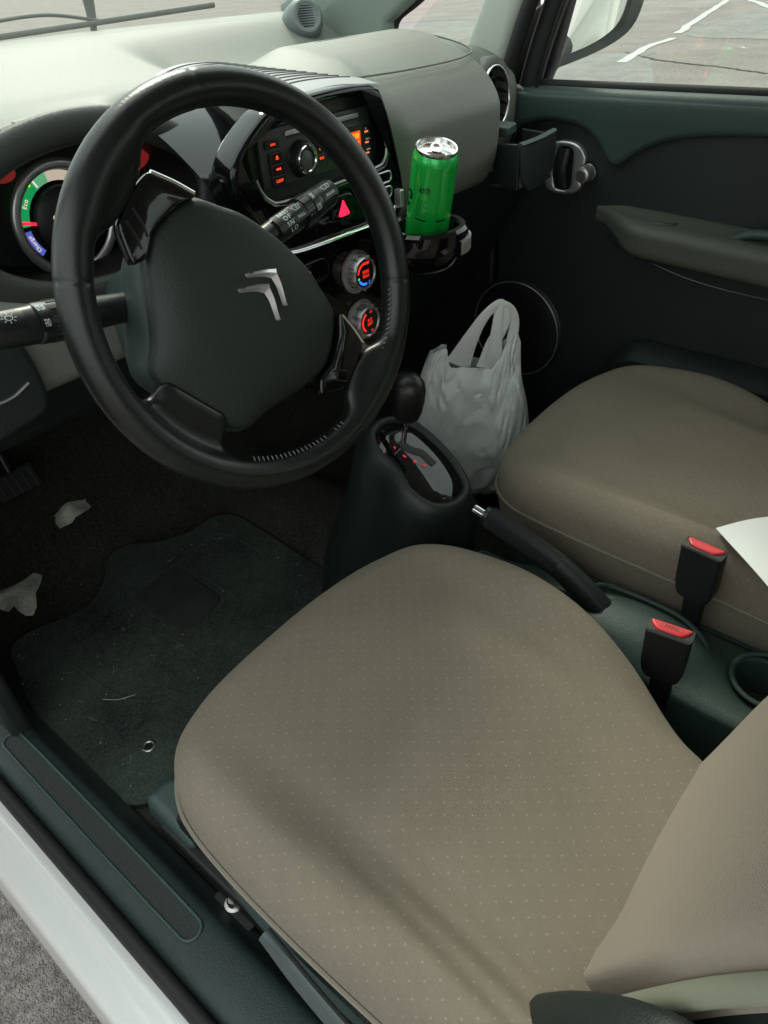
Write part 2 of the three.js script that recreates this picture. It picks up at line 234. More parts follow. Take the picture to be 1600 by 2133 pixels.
// pillars on the passenger side
part(car, 'windscreen_pillar', plateZY([[-1.33, 1.16], [-1.1, 1.16], [-1.045, 1.19], [-1.043, 1.222], [-0.985, 1.255], [-0.6, 1.49], [-0.5, 1.56], [-0.58, 1.565], [-1.33, 1.255]], 0.615, 0.045, 0.012), M.pillarGreen, 'grey green windscreen pillar trim');
part(car, 'front_pillar', plateZY(smoothPts([[-0.885, 1.13], [-0.868, 1.186], [-0.834, 1.252], [-0.72, 1.48], [-0.69, 1.55], [-0.6, 1.55], [-0.64, 1.45], [-0.748, 1.251], [-0.786, 1.155], [-0.8, 1.11]], 60).map((p) => [p.x, p.y]), 0.622, 0.05, 0.018), M.pillar, 'pale grey pillar trim beside the passenger door');
part(car, 'pillar_seal', vtube([[0.582, 1.12, -0.785], [0.582, 1.155, -0.776], [0.582, 1.251, -0.74], [0.575, 1.45, -0.635], [0.565, 1.53, -0.59]], [0.012, 0.014], { seg: 30, rs: 12, up: [1, 0, 0] }), M.rubber);
part(car, 'quarter_glass_seal', vtube([[0.602, 1.19, -1.05], [0.602, 1.222, -1.04], [0.602, 1.255, -0.982], [0.6, 1.37, -0.795], [0.6, 1.47, -0.63]], 0.006, { seg: 30, rs: 8 }), M.rubber);
part(car, 'quarter_glass', plateZY([[-1.06, 1.17], [-0.86, 1.15], [-0.7, 1.5], [-0.62, 1.5]], 0.609, 0.002, 0), M.glass);
part(car, 'windscreen_pillar', vtube([[-0.62, 1.0, -1.25], [-0.61, 1.22, -1.2], [-0.58, 1.45, -0.75], [-0.54, 1.56, -0.5]], [0.04, 0.03], { seg: 24, rs: 12 }), M.pillarGreen);
part(car, 'centre_pillar', uvm(rbox(0.06, 1.2, 0.16, 0.02).translate(-0.63, 0.98, 0.42)), M.white);
part(car, 'centre_pillar', uvm(rbox(0.06, 0.5, 0.14, 0.02).translate(0.6, 1.32, 0.25)), M.headliner);
// roof, rear, flank
{ const rows = []; for (let i = 0; i <= 24; i++) { const z = mix(-0.56, 1.6, i / 24), ring = []; const yc = 1.585 - 0.06 * ((z - 0.35) / 1.1) ** 2; for (let k = 0; k <= 20; k++) { const a = k / 20 * 2 - 1; ring.push(V(a * 0.6, yc - 0.035 * a * a, z)); } for (let k = 20; k >= 0; k--) { const a = k / 20 * 2 - 1; ring.push(V(a * 0.6, yc - 0.035 * a * a - 0.03, z)); } rows.push(ring); }
  part(car, 'roof', loft(rows, true, true), M.headliner, 'pale roof with headliner'); }
{ const dd = [-0.906, 0, 0.423]; const dput = (g) => put(g, [-0.72, 0, -1.0], dd, [0, 1, 0]);   // the driver's door stands open
  part(car, 'driver_door', dput(uvm(rbox(1.05, 0.72, 0.1, 0.03).translate(0.55, 0.76, 0))), M.plastic, 'open driver door'); part(car, 'driver_door_frame', dput(vtube([[0.05, 1.1, 0], [0.4, 1.45, 0.03], [0.6, 1.5, 0.04], [1.0, 1.47, 0.04], [1.06, 1.1, 0]], 0.022, { seg: 40, rs: 10, up: [0, 0, 1] })), M.rubber); part(car, 'driver_door_glass', dput(uvm(rbox(0.9, 0.36, 0.004, 0.001).translate(0.6, 1.28, 0.01))), M.glass); }
part(car, 'tailgate', uvm(rbox(1.2, 0.75, 0.05, 0.02).translate(0, 0.72, 1.72)), M.white);
part(car, 'rear_window', uvm(rbox(1.1, 0.42, 0.004, 0.001).translate(0, 1.29, 1.66)), M.glass);
part(car, 'rear_flank', uvm(rbox(0.05, 0.86, 1.25, 0.02).translate(0.705, 0.66, 1.12)), M.white, 'white rear door and wing seen in the mirror');
part(car, 'rear_flank', uvm(rbox(0.05, 0.72, 1.25, 0.02).translate(-0.67, 0.74, 1.13)), M.white);
for (const [y, h] of [[0.93, 0.006], [0.45, 0.012], [0.33, 0.008]]) part(car, 'body_crease', uvm(rbox(0.004, h, 1.2, 0.0015).translate(0.7305, y, 1.12)), mat([0.18, 0.18, 0.17], 0.6));
part(car, 'rear_side_window', uvm(rbox(0.004, 0.4, 1.15, 0.001).translate(0.64, 1.3, 0.95)), M.glass);
part(car, 'rear_side_window', uvm(rbox(0.004, 0.4, 1.05, 0.001).translate(-0.64, 1.3, 1.05)), M.glass);
part(car, 'rear_side_panel', uvm(rbox(0.04, 0.76, 1.3, 0.02).translate(0.6, 0.72, 1.05)), M.plastic);
part(car, 'outer_sill', uvm(rbox(0.06, 0.16, 3.0, 0.02).translate(0.68, 0.29, 0.2)), M.white, 'white sill of the passenger side seen in the mirror');
part(car, 'sill_trim', uvm(rbox(0.07, 0.11, 2.2, 0.02).translate(0.635, 0.4, -0.1)), M.plastic);
part(car, 'rear_bench', uvm(rbox(1.1, 0.62, 0.16, 0.05).rotateX(0.25).translate(0, 0.98, 1.22)), M.ribbed);
// windscreen with its cowl and wipers
const wsP = (u, v) => { const bow = 1 - (2 * u - 1) ** 2; return V(mix(-0.6, 0.6, u) * mix(1, 0.9, v), mix(1.2, 1.57, v), mix(-1.275, -0.56, v) - 0.11 * bow * mix(1, 0.5, v)); };
{ const rows = []; for (let j = 0; j <= 12; j++) rows.push(Array.from({ length: 33 }, (_, i) => wsP(i / 32, j / 12))); part(car, 'windscreen', loft(rows, false, false, false), M.windscreen, 'tinted windscreen'); }
{ const rows = []; for (const [dy, dz] of [[-0.02, -0.01], [0.006, -0.035], [-0.03, -0.22], [-0.25, -0.45]]) rows.push(Array.from({ length: 33 }, (_, i) => wsP(i / 32, 0).add(V(0, dy, dz)))); part(car, 'cowl_panel', loft(rows, false, false, false), mat([0.16, 0.15, 0.14], 0.6), 'weathered grey cowl below the windscreen'); }
const wiperM = mat([0.07, 0.072, 0.07], 0.7);
const wiper = thing('windscreen_wiper', 'black windscreen wiper lying across the bottom of the windscreen', 'wiper', [0.2, 1.25, -1.44]);
part(wiper, 'wiper_arm', vtube([[0.21, 1.255, -1.43], [0.12, 1.27, -1.445], [-0.05, 1.266, -1.42], [-0.3, 1.262, -1.36]], [0.0035, 0.003], { seg: 30, rs: 8 }), wiperM);
part(wiper, 'wiper_blade', vtube([[0.44, 1.262, -1.375], [0.2, 1.252, -1.425], [0, 1.247, -1.42], [-0.25, 1.242, -1.39]], [0.003, 0.0045], { seg: 30, rs: 8 }), wiperM);
part(wiper, 'wiper_pivot', vtube([[0.2, 1.235, -1.44], [0.203, 1.26, -1.44], [0.205, 1.3, -1.44]], (t) => 0.005 + 0.006 * t, { seg: 12, rs: 12, up: [0, 0, 1] }), wiperM);
console.log('body done');

// ---------------------------------------------------------------- passenger door
const door = thing('passenger_door', 'closed passenger door with dark grey trim, armrest and chrome handle', 'door', [0.6, 0.42, -0.3]);
part(door, 'lower_panel', uvm(rbox(0.022, 0.68, 1.02, 0.008).translate(0.615, 0.76, -0.29)), M.plastic, 'near black lower door panel');
const sCurve = smoothPts([[-0.79, 0.98], [-0.765, 1.05], [-0.735, 1.068], [-0.69, 1.075], [-0.632, 1.068], [-0.598, 1.045], [-0.577, 1.018], [-0.56, 1.012], [-0.535, 1.03], [-0.5, 1.05], [-0.45, 1.064], [-0.38, 1.071], [-0.28, 1.073], [-0.1, 1.066], [0.22, 1.05]], 90, false);
part(door, 'upper_panel', plateZY([...sCurve.map((p) => [p.x, p.y]), [0.22, 1.118], [-0.79, 1.118]], 0.62, 0.032, 0.011), M.teal, 'grey green upper door panel with a curved lower edge');
part(door, 'belt_roll', vtube([[0.611, 1.113, -0.79], [0.609, 1.113, -0.5], [0.609, 1.113, -0.1], [0.611, 1.11, 0.22]], [0.017, 0.013], { seg: 30, rs: 16 }), M.teal);
part(door, 'window_seal', vtube([[0.625, 1.126, -0.75], [0.625, 1.127, -0.3], [0.625, 1.125, 0.22]], [0.009, 0.008], { seg: 20, rs: 10 }), M.rubber);
part(door, 'window_glass', plateZY([[-0.75, 1.05], [0.22, 1.05], [0.2, 1.5], [-0.57, 1.5]], 0.634, 0.0035, 0), M.glass);
part(door, 'window_frame', vtube([[0.618, 1.1, -0.757], [0.618, 1.131, -0.752], [0.618, 1.251, -0.712], [0.61, 1.45, -0.61], [0.6, 1.52, -0.55], [0.6, 1.535, -0.3], [0.605, 1.52, 0.1], [0.61, 1.3, 0.2], [0.62, 1.1, 0.23]], [0.02, 0.017], { seg: 70, rs: 12, up: [1, 0, 0] }), M.rubber, 'black window frame');
part(door, 'frame_bead', vtube([[0.604, 1.112, -0.733], [0.604, 1.131, -0.7295], [0.604, 1.251, -0.69], [0.596, 1.45, -0.59]], 0.004, { seg: 30, rs: 8 }), M.satin);
part(door, 'mirror_base', plateZY([[-0.87, 1.12], [-0.74, 1.115], [-0.725, 1.15], [-0.7, 1.25], [-0.72, 1.26], [-0.8, 1.22]], 0.672, 0.03, 0.008), M.rubber);
part(door, 'outer_skin', (() => { const rows = []; for (let i = 0; i <= 20; i++) { const z = mix(-0.92, 0.46, i / 20); rows.push([[1.115, 0.645], [1.1, 0.672], [0.98, 0.7], [0.965, 0.703], [0.958, 0.699], [0.75, 0.715], [0.6, 0.718], [0.46, 0.712], [0.45, 0.702], [0.4, 0.7], [0.37, 0.68], [0.38, 0.66], [1.1, 0.64]].map(([y, x]) => V(x, y, z))); } return loft(rows); })(), M.white, 'white outer skin of the passenger door');
// armrest: a ledge with a soft rolled edge
{ const rings = []; for (let i = 0; i <= 40; i++) { const t = i / 40, z = mix(-0.59, 0.18, t), g = ss(0, 0.14, t), w = mix(0.012, 0.078, g), y = mix(0.942, 0.925, ss(0, 0.6, t)), h = mix(0.02, 0.052, g);
    rings.push(smoothPts([[0.612, y + 0.004], [0.612 - 0.55 * w, y + 0.002], [0.612 - 0.82 * w, y], [0.612 - w, y - 0.009], [0.612 - w * 1.0, y - 0.02 * g - 0.006], [0.612 - 0.93 * w, y - h], [0.612 - 0.5 * w, y - h - 0.008], [0.612, y - h - 0.02]], 40).map((p) => V(p.x, p.y, z))); }
  part(door, 'armrest', loft(rings), mat([0.075, 0.083, 0.066], 0.55, { bumpMap: grain, bumpScale: 0.0004 }), 'olive grey armrest ledge'); }
part(door, 'finger_recess', put(ext(ell(0.028, 0.013), 0.003, 0.001), [0.573, 0.9405, -0.462], [0, 0, 1], [1, 0, 0]), M.black);
part(door, 'finger_recess_lip', vtube(ell(0.029, 0.014, 0, 0, 20).map((p) => [0.573 + p.y, 0.9405, -0.462 + p.x]), 0.002, { seg: 40, rs: 6, closed: true }), M.teal);
part(door, 'pull_handle', vtube([[0.575, 0.93, -0.335], [0.572, 0.942, -0.31], [0.57, 0.944, -0.2], [0.57, 0.942, -0.05], [0.575, 0.93, -0.02]], [0.012, 0.008], { seg: 24, rs: 12 }), M.teal);
part(door, 'armrest_strip', vtube([[0.585, 0.893, -0.56], [0.556, 0.882, -0.48], [0.535, 0.864, -0.35], [0.532, 0.862, 0.1]], 0.0016, { seg: 30, rs: 6 }), M.satin);
// inside handle
{ const o = smoothPts([[-0.693, 1.03], [-0.68, 1.043], [-0.65, 1.045], [-0.628, 1.036], [-0.618, 1.018], [-0.627, 1.002], [-0.63, 0.988], [-0.622, 0.976], [-0.632, 0.962], [-0.66, 0.956], [-0.69, 0.962], [-0.699, 0.99]], 70).map((p) => V2(p.x, p.y));
  const inn = rrect(0.034, 0.072, 0.012, -0.66, 1.0);
  part(door, 'handle_bezel', uvm(put(ext(o, 0.014, 0.004, [inn]), [0.592, 0, 0], [0, 0, 1], [0, 1, 0])), M.silver, 'satin silver door handle bezel');
  part(door, 'handle_cup', uvm(put(ext(rrect(0.06, 0.085, 0.014, -0.66, 1.0), 0.004, 0.001), [0.6035, 0, 0], [0, 0, 1], [0, 1, 0])), M.black);
  part(door, 'handle_lever', vtube([[0.599, 1.033, -0.665], [0.594, 1.0, -0.668], [0.599, 0.967, -0.667]], [0.006, 0.014], { seg: 16, rs: 12, up: [0, 0, 1] }), M.satin);
  const k = part(door, 'lock_knob', put(lathe([[0, 0.026], [0.008, 0.0255], [0.0125, 0.0235], [0.0135, 0.02], [0.0135, 0.002], [0.015, 0]], 36), [0.598, 0.997, -0.614], [0, 0, -1], [-1, 0, 0]), M.silver, 'round silver lock knob');
  part(k, 'knob_pad', put(lathe([[0, 0.001], [0.0085, 0.0008], [0.009, 0]], 32), [0.5722, 0.997, -0.614], [0, 0, -1], [-1, 0, 0]), M.steel); }
// speaker low in the door
const spk = part(door, 'speaker', put(lathe([[0, 0.004], [0.08, 0.006], [0.1, 0.004], [0.108, 0]], 64), [0.603, 0.672, -0.742], [0, 0, -1], [-1, 0, 0]), M.black);
part(spk, 'speaker_ring', vtube(ell(0.102, 0.102, 0, 0, 24).map((p) => [0.597, 0.672 + p.y, -0.742 + p.x]), 0.0014, { seg: 90, rs: 8, closed: true }), M.silver, 'thin silver speaker ring');
{ const rings = []; for (let i = 0; i <= 30; i++) { const t = i / 30, z = mix(-0.62, 0.18, t), g = ss(0, 0.2, t) * (1 - ss(0.92, 1, t) * 0.8), w = 0.012 + 0.05 * g, top = mix(0.56, 0.7, g); rings.push(smoothPts([[0.61, top], [0.61 - w, top - 0.002], [0.606 - w, top - 0.02], [0.606 - w * 1.05, 0.52], [0.61 - w * 0.7, 0.46], [0.61, 0.45]], 30).map((p) => V(p.x, p.y, z))); }
  part(door, 'door_pocket', loft(rings), M.plastic); }
// outside mirror
const smir = thing('side_mirror', 'black outside mirror on the passenger door showing the white car flank', 'mirror', [0.7, 1.14, -0.78]);
{ const n = V(-0.592, -0.135, 0.8).normalize(), up = V(0, 1, 0), X = new THREE.Vector3().crossVectors(up, n).normalize(), Y = new THREE.Vector3().crossVectors(n, X), c = V(0.83, 1.215, -0.752);
  // outline in the mirror's own plane
  const out = smoothPts([[-0.108, 0.07], [-0.106, 0.0], [-0.099, -0.045], [-0.078, -0.07], [-0.02, -0.06], [0.04, -0.04], [0.072, -0.015], [0.083, 0.03], [0.082, 0.08], [0.05, 0.1], [-0.05, 0.098]], 80);
  const at = (p, s, h) => c.clone().addScaledVector(X, p.x * s * (s > 0.98 && s < 1.05 && p.x > 0 ? 0.86 : 1)).addScaledVector(Y, (p.y - 0.015) * s + 0.015).addScaledVector(n, h);
  const prof = [[0.3, -0.09], [0.6, -0.083], [0.9, -0.06], [1.08, -0.03], [1.17, 0.0], [1.18, 0.012], [1.14, 0.018], [1.03, 0.013], [1.0, 0.001]];
  part(smir, 'mirror_housing', loft(prof.map(([s, h]) => out.map((p) => at(p, s, h))), true, false), mat([0.016, 0.018, 0.016], 0.45, { bumpMap: grain, bumpScale: 0.0003 }));
  part(smir, 'mirror_glass', loft([out.map((p) => at(p, 0.99, 0.0015)), out.map((p) => at(p, 0.99, 0.003))], true, true), M.mirror, 'mirror glass');
  part(smir, 'mirror_arm', vtube([[0.672, 1.15, -0.79], [0.71, 1.15, -0.79], [0.76, 1.17, -0.79]], [0.04, 0.028], { seg: 12, rs: 16 }), mat([0.03, 0.032, 0.028], 0.5)); }
console.log('door done');
// ---------------------------------------------------------------- dashboard
const dash = thing('dashboard', 'grey moulded dashboard with black centre stack, gauge hood and round vents', 'dashboard', [0, 0.95, -0.9]);
const hoodY = (x) => 1.203 - 3.0 * (x + 0.25) ** 2;
const dashTop = (x, z) => {
  const shelf = 1.196 + 0.046 * ss(-1.03, -1.3, z);
  const drv = Math.max(hoodY(x), mix(1.145, 1.05, ss(-0.3, -0.6, x)));
  const mid = mix(1.2, 1.2135, (z + 0.7) / -0.24);
  const near = mix(mix(drv, mid, ss(-0.125, -0.07, x)), 1.2, ss(0.1, 0.2, x));
  let y = mix(shelf, near, ss(-1.0, -0.84, z));
  const pad = lin(z, [[-1.12, 1.16], [-1.0, 1.165], [-0.965, 1.19], [-0.89, 1.226], [-0.8, 1.214], [-0.73, 1.192], [-0.68, 1.16]]) - 0.035 * ss(0.4, 0.58, x);
  const wp = ss(0.08, 0.16, x) * ss(-1.25, -1.1, z);
  return mix(y, Math.max(pad, z < -1.0 ? shelf - 0.03 : 0), wp);
};
const dashFront = (x, y) => {
  const drv = lin(y, [[0.95, -0.75], [1.03, -0.745], [1.08, -0.765], [1.2, -0.775]]);
  const val = lin(y, [[0.95, -0.74], [1.06, -0.705], [1.12, -0.712], [1.16, -0.76], [1.2, -0.85]]);
  const mid = lin(y, [[0.95, -0.72], [1.2, -0.7]]);
  const pas = lin(y, [[0.98, -0.735], [1.01, -0.708], [1.06, -0.683], [1.12, -0.68], [1.17, -0.7], [1.215, -0.77]]) - 0.075 * ss(0.4, 0.47, x);
  const a = mix(drv, val, ss(-0.145, -0.1, x)), b = mix(a, mid, ss(-0.07, -0.03, x));
  return mix(b, pas, ss(0.12, 0.18, x));
};
const dashSolid = (x, y, z) => {
  const bottom = mix(0.955, 1.004, ss(-0.1, 0.14, x));
  let f = smax(y - dashTop(x, z), 0.8 * (z - dashFront(x, y)), 0.035);
  f = smax(f, bottom - y, 0.02);
  f = smax(f, Math.abs(x + 0.01) - 0.6, 0.02);
  f = Math.max(f, -1.42 + 0.1 * (x / 0.6) ** 2 - z);
  f = smax(f, -Math.max(Math.hypot((x + 0.26) / 0.158, (y - 1.118) / 0.081) * 0.081 - 0.081, -0.865 - z), 0.008);   // gauge bowl
  f = smax(f, -Math.max(Math.hypot(x - 0.52, (y - 1.12) * 0.8, 0) - 0.036, -0.85 - z), 0.01);                       // side vent bowl
  return f;
};
part(dash, 'dash_shell', planarUV(nets(dashSolid, [-0.64, 0.94, -1.44], [0.62, 1.27, -0.64], 0.0062), (x, y, z) => [x, y - z]), M.dash, 'pale grey grained dashboard moulding');
console.log('dash shell done');
// airbag cover seam: a fine groove line standing just proud of the moulding
{ const pts = [[0.125, -0.735], [0.25, -0.733], [0.38, -0.735], [0.425, -0.75], [0.44, -0.79], [0.41, -0.84], [0.33, -0.875], [0.2, -0.88], [0.13, -0.85]].map(([x, z]) => [x, dashTop(x, z) - 0.0014, z]);
  part(dash, 'airbag_seam', vtube(pts, 0.0013, { seg: 140, rs: 6 }), mat([0.14, 0.145, 0.135], 0.7), 'fine seam of the passenger airbag cover'); }
part(dash, 'lower_panel', (() => { const rows = []; for (let i = 0; i <= 20; i++) { const x = mix(-0.57, 0.6, i / 20), k = ss(-0.1, 0.1, x); rows.push([[0.965, -0.765], [1.01, -0.73], [1.0, -0.735]].slice(0, 0).concat([[mix(0.97, 1.015, k), mix(-0.77, -0.73, k)], [mix(0.9, 0.95, k), mix(-0.81, -0.745, k)], [mix(0.84, 0.86, k), mix(-0.9, -0.79, k)], [mix(0.82, 0.75, k), mix(-1.1, -0.86, k)], [0.8, -1.36], [1.0, -1.3], [1.05, -0.95]]).map(([y, z]) => V(x, y, z))); } return loft(rows); })(), M.plastic, 'black lower dashboard panel');
// gauge hood: a dark oval rim
const ring2 = (a, b, cx, cy, z, n = 40, tilt = 0) => ell(a, b, cx, cy, n).map((p) => [p.x, p.y, z - tilt * (p.y - cy)]);
part(dash, 'gauge_hood', vtube(ring2(0.155, 0.081, -0.26, 1.118, -0.772, 90, 0.12), [0.017, 0.011], { seg: 120, rs: 16, up: [0, 0, 1], closed: true }), M.darkDash, 'dark soft rim around the gauges');
part(dash, 'gauge_bowl', (() => { const rings = []; for (const [s, z] of [[0.985, -0.775], [0.96, -0.8], [0.92, -0.845], [0.86, -0.858], [0.3, -0.86]]) rings.push(ell(0.15 * s, 0.075 * s, -0.26, 1.117, 64).map((p) => V(p.x, p.y, z))); return loft(rings, false, true); })(), M.black);
// power gauge
{ const gx = -0.262, gy = 1.1, gz = -0.848, R = 0.055;
  const t = canvasTex(1024, 1024, (c, w) => { c.fillStyle = '#000'; c.fillRect(0, 0, w, w); c.translate(w / 2, w / 2); const arc = (a0, a1, col, r = 430, lw = 100) => { c.strokeStyle = col; c.lineWidth = lw; c.beginPath(); c.arc(0, 0, r, a0 * Math.PI / 180, a1 * Math.PI / 180); c.stroke(); };
    arc(140, 176, '#5a66c8', 436, 70); arc(182, 240, '#169a55'); arc(240, 262, '#5fae7c'); arc(262, 350, '#c8bca8');
    c.save(); c.rotate(243 * Math.PI / 180); c.fillStyle = '#fff4ea'; c.fillRect(395, -9, 105, 18); c.restore();
    c.fillStyle = '#f4e6c8'; c.font = 'bold 62px sans-serif'; c.textAlign = 'center'; c.textBaseline = 'middle';
    c.save(); c.rotate(212 * Math.PI / 180); c.translate(430, 0); c.rotate(Math.PI / 2); c.fillText('Eco', 0, 0); c.restore();
    c.save(); c.rotate(158 * Math.PI / 180); c.translate(436, 0); c.rotate(Math.PI / 2); c.font = 'bold 56px sans-serif'; c.fillText('Charge', 0, 0); c.restore();
    c.fillStyle = '#d8bd8c'; c.beginPath(); c.roundRect?.(-150, -90, 300, 200, 60); if (!c.roundRect) c.rect(-150, -90, 300, 200); c.fill(); });
  const disc = new THREE.CircleGeometry(R, 64); disc.translate(gx, gy, gz);
  const dial = part(dash, 'power_gauge', disc, glow(t, 0.4), 'round power gauge with green eco and blue charge bands');
  part(dial, 'gauge_ring', vtube(ring2(R + 0.004, R + 0.004, gx, gy, gz + 0.006), [0.006, 0.004], { seg: 80, rs: 10, up: [0, 0, 1], closed: true }), M.silver);
  part(dial, 'needle', put(rbox(0.034, 0.0035, 0.002, 0.001), [gx - 0.043, gy + 0.005, gz + 0.004], [-1, 0.28, 0]), lamp([0.75, 0.01, 0.04]));
  part(dial, 'hub_cap', put(lathe([[0, 0.012], [0.03, 0.011], [0.036, 0.007], [0.037, 0]], 48), [gx, gy, gz + 0.001], [1, 0, 0], [0, 0, 1]).applyMatrix4(new THREE.Matrix4()), M.black);
  part(dial, 'speed_display', put(ext(rrect(0.026, 0.02, 0.005), 0.002, 0.0005), [gx - 0.006, gy, gz + 0.0145]), lamp([0.62, 0.5, 0.32]));
  for (const [x, y, r] of [[-0.315, 1.158, 0.014], [-0.158, 1.145, 0.026], [-0.178, 1.16, 0.012]]) part(dash, 'red_reflection_glow', put(ext(ell(r, r * 0.6, 0, 0, 20), 0.002, 0.0005), [x, y, -0.845]), lamp([0.07, 0.004, 0.004]));  // no real lamps: glowing ellipses added to imitate red reflections in the gauge lens
  part(dash, 'indicator_lamp', put(ext(ell(0.0022, 0.002, 0, 0, 12), 0.002, 0.0004), [-0.293, 1.143, -0.843]), lamp([0.25, 0.6, 0.02])); }
// centre stack: gloss black frame round the radio, lower switch panel
const SZ = -0.668;
{ const outer = smoothPts([[-0.075, 1.196], [-0.108, 1.182], [-0.138, 1.16], [-0.151, 1.14], [-0.148, 1.118], [-0.132, 1.09], [-0.118, 1.06], [-0.1, 1.02], [-0.092, 0.95], [-0.088, 0.86], [-0.05, 0.845], [0.06, 0.845], [0.098, 0.86], [0.112, 0.95], [0.13, 1.02], [0.144, 1.06], [0.137, 1.1], [0.122, 1.15], [0.104, 1.187], [0.07, 1.199], [0, 1.201]], 140).map((p) => V2(p.x, p.y));
  const hole = smoothPts([[-0.118, 1.162], [-0.12, 1.145], [-0.112, 1.118], [-0.1, 1.104], [-0.08, 1.098], [0, 1.098], [0.09, 1.102], [0.107, 1.108], [0.112, 1.122], [0.106, 1.15], [0.098, 1.178], [0.084, 1.186], [0, 1.188], [-0.07, 1.186], [-0.1, 1.178]], 120).map((p) => V2(p.x, p.y));
  const stack = part(dash, 'centre_stack', uvm(put(ext(outer, 0.04, 0.006, [hole], 4), [0, 0, SZ])), M.gloss, 'gloss black centre stack frame');
  part(stack, 'radio_recess', uvm(put(ext(hole.map((p) => V2(p.x * 1.02, 1.143 + (p.y - 1.143) * 1.02)), 0.01, 0.001), [0, 0, SZ - 0.02])), M.plastic);
  const low = hole.filter((p) => p.y < 1.13 && p.x < 0.115); low.sort((a, b) => Math.atan2(a.y - 1.16, a.x + 0.003) - Math.atan2(b.y - 1.16, b.x + 0.003));
  part(stack, 'radio_trim', vtube(low.map((p) => [p.x * 1.005, p.y - 0.0005, SZ - 0.003]), 0.002, { seg: 90, rs: 8 }), M.silver, 'thin bright line under the radio');
  part(stack, 'chrome_strip', vtube([[-0.106, 1.058, SZ + 0.001], [-0.098, 1.045, SZ + 0.002], [-0.08, 1.04, SZ + 0.003], [0, 1.037, SZ + 0.004], [0.1, 1.038, SZ + 0.003], [0.128, 1.05, SZ]], [0.0045, 0.003], { seg: 60, rs: 10 }), M.chrome, 'chrome strip below the hazard switch');
  const hz = part(dash, 'hazard_switch', uvm(put(ext(rrect(0.042, 0.03, 0.01), 0.006, 0.002), [0.014, 1.07, SZ + 0.004])), M.gloss, 'hazard switch with glowing red triangle');
  part(hz, 'hazard_triangle', put(ext(smoothPts([[0, 0.01], [0.0035, 0.004], [0.0095, -0.0065], [0.007, -0.009], [-0.007, -0.009], [-0.0095, -0.0065], [-0.0035, 0.004]], 36).map((p) => V2(p.x, p.y)), 0.002, 0.0006), [0.014, 1.069, SZ + 0.0055]), lamp([0.8, 0.01, 0.05]));
  for (const y of [1.087, 1.068]) part(dash, 'vent_slot', vtube(rrect(0.034, 0.013, 0.006, 0.098, y).map((p) => [p.x, p.y, SZ + 0.001]), 0.0012, { seg: 60, rs: 6, closed: true }), M.silver);
  part(dash, 'vent_tab', uvm(put(rbox(0.008, 0.024, 0.012, 0.002), [0.122, 1.057, SZ + 0.008])), M.silver, 'small silver vent tab');
  const oval = part(dash, 'clock_panel', uvm(put(ext(rrect(0.06, 0.03, 0.014), 0.004, 0.0015), [-0.05, 1.004, SZ + 0.002])), M.gloss);
  const tt = canvasTex(256, 128, (c, w, h) => { c.fillStyle = '#000'; c.fillRect(0, 0, w, h); c.fillStyle = '#ff2038'; c.font = 'bold 86px monospace'; c.textAlign = 'center'; c.textBaseline = 'middle'; c.fillText('000', w / 2, h / 2); });
  part(oval, 'clock_digits', new THREE.PlaneGeometry(0.02, 0.01).translate(-0.06, 1.006, SZ + 0.0026), glow(tt, 0.8));
  // climate dials
  const dialTex = (k) => canvasTex(512, 512, (c, w) => { c.fillStyle = '#050505'; c.fillRect(0, 0, w, w); c.translate(w / 2, w / 2); const arc = (a0, a1, col) => { c.strokeStyle = col; c.lineWidth = 46; c.lineCap = 'round'; c.beginPath(); c.arc(0, 0, 190, a0 * Math.PI / 180, a1 * Math.PI / 180); c.stroke(); };
    c.textAlign = 'center'; c.textBaseline = 'middle'; c.fillStyle = '#f2301e';
    if (k === 0) { arc(195, 285, '#e8281c'); c.fillText('', 0, 0); arc(85, 145, '#2f7cf0'); c.fillStyle = '#46c03a'; c.beginPath(); c.arc(-180, 55, 26, 0, 7); c.fill(); c.fillStyle = '#2f7cf0'; c.font = 'bold 90px sans-serif'; c.fillText('C', 110, 185); c.fillStyle = '#f2301e'; c.fillText('H', 100, -185); c.font = 'bold 84px sans-serif'; c.fillText('MAX', 20, -35); c.fillText('MAX', 20, 45); }
    else { arc(130, 240, '#e8281c'); c.font = 'bold 84px sans-serif'; c.fillText('A/C', 20, -35); c.fillText('OFF', 20, 45); c.font = 'bold 60px sans-serif'; c.fillText('LO', 60, -190); c.fillText('HI', 70, 190); } });
  [[0.031, 0.982, 0.0225], [0.033, 0.913, 0.0225], [0.026, 0.856, 0.017]].forEach(([x, y, r], i) => {
    const zb = SZ + 0.001;
    const kb = part(dash, 'climate_knob', put(lathe([[r * 0.8, 0.017], [r * 0.86, 0.0185], [r * 0.93, 0.0185], [r, 0.016], [r * 1.03, 0.004], [r * 1.28, 0.003], [r * 1.3, 0]], 64), [x, y, zb], [1, 0, 0], [0, 0, 1]), M.silver, 'silver rimmed climate dial glowing red');
    part(kb, 'knob_display', new THREE.CircleGeometry(r * 0.83, 48).translate(x, y, zb + 0.017), glow(dialTex(i), 0.7));
    for (let q = 0; q < 12; q++) { const a = q / 12 * 2 * Math.PI; part(kb, 'grip_notch', put(rbox(0.0022, 0.004, 0.012, 0.0008, 2), [x + r * 1.01 * Math.cos(a), y + r * 1.01 * Math.sin(a), zb + 0.01], [-Math.sin(a), Math.cos(a), 0], [Math.cos(a), Math.sin(a), 0]), M.steel); } });
}
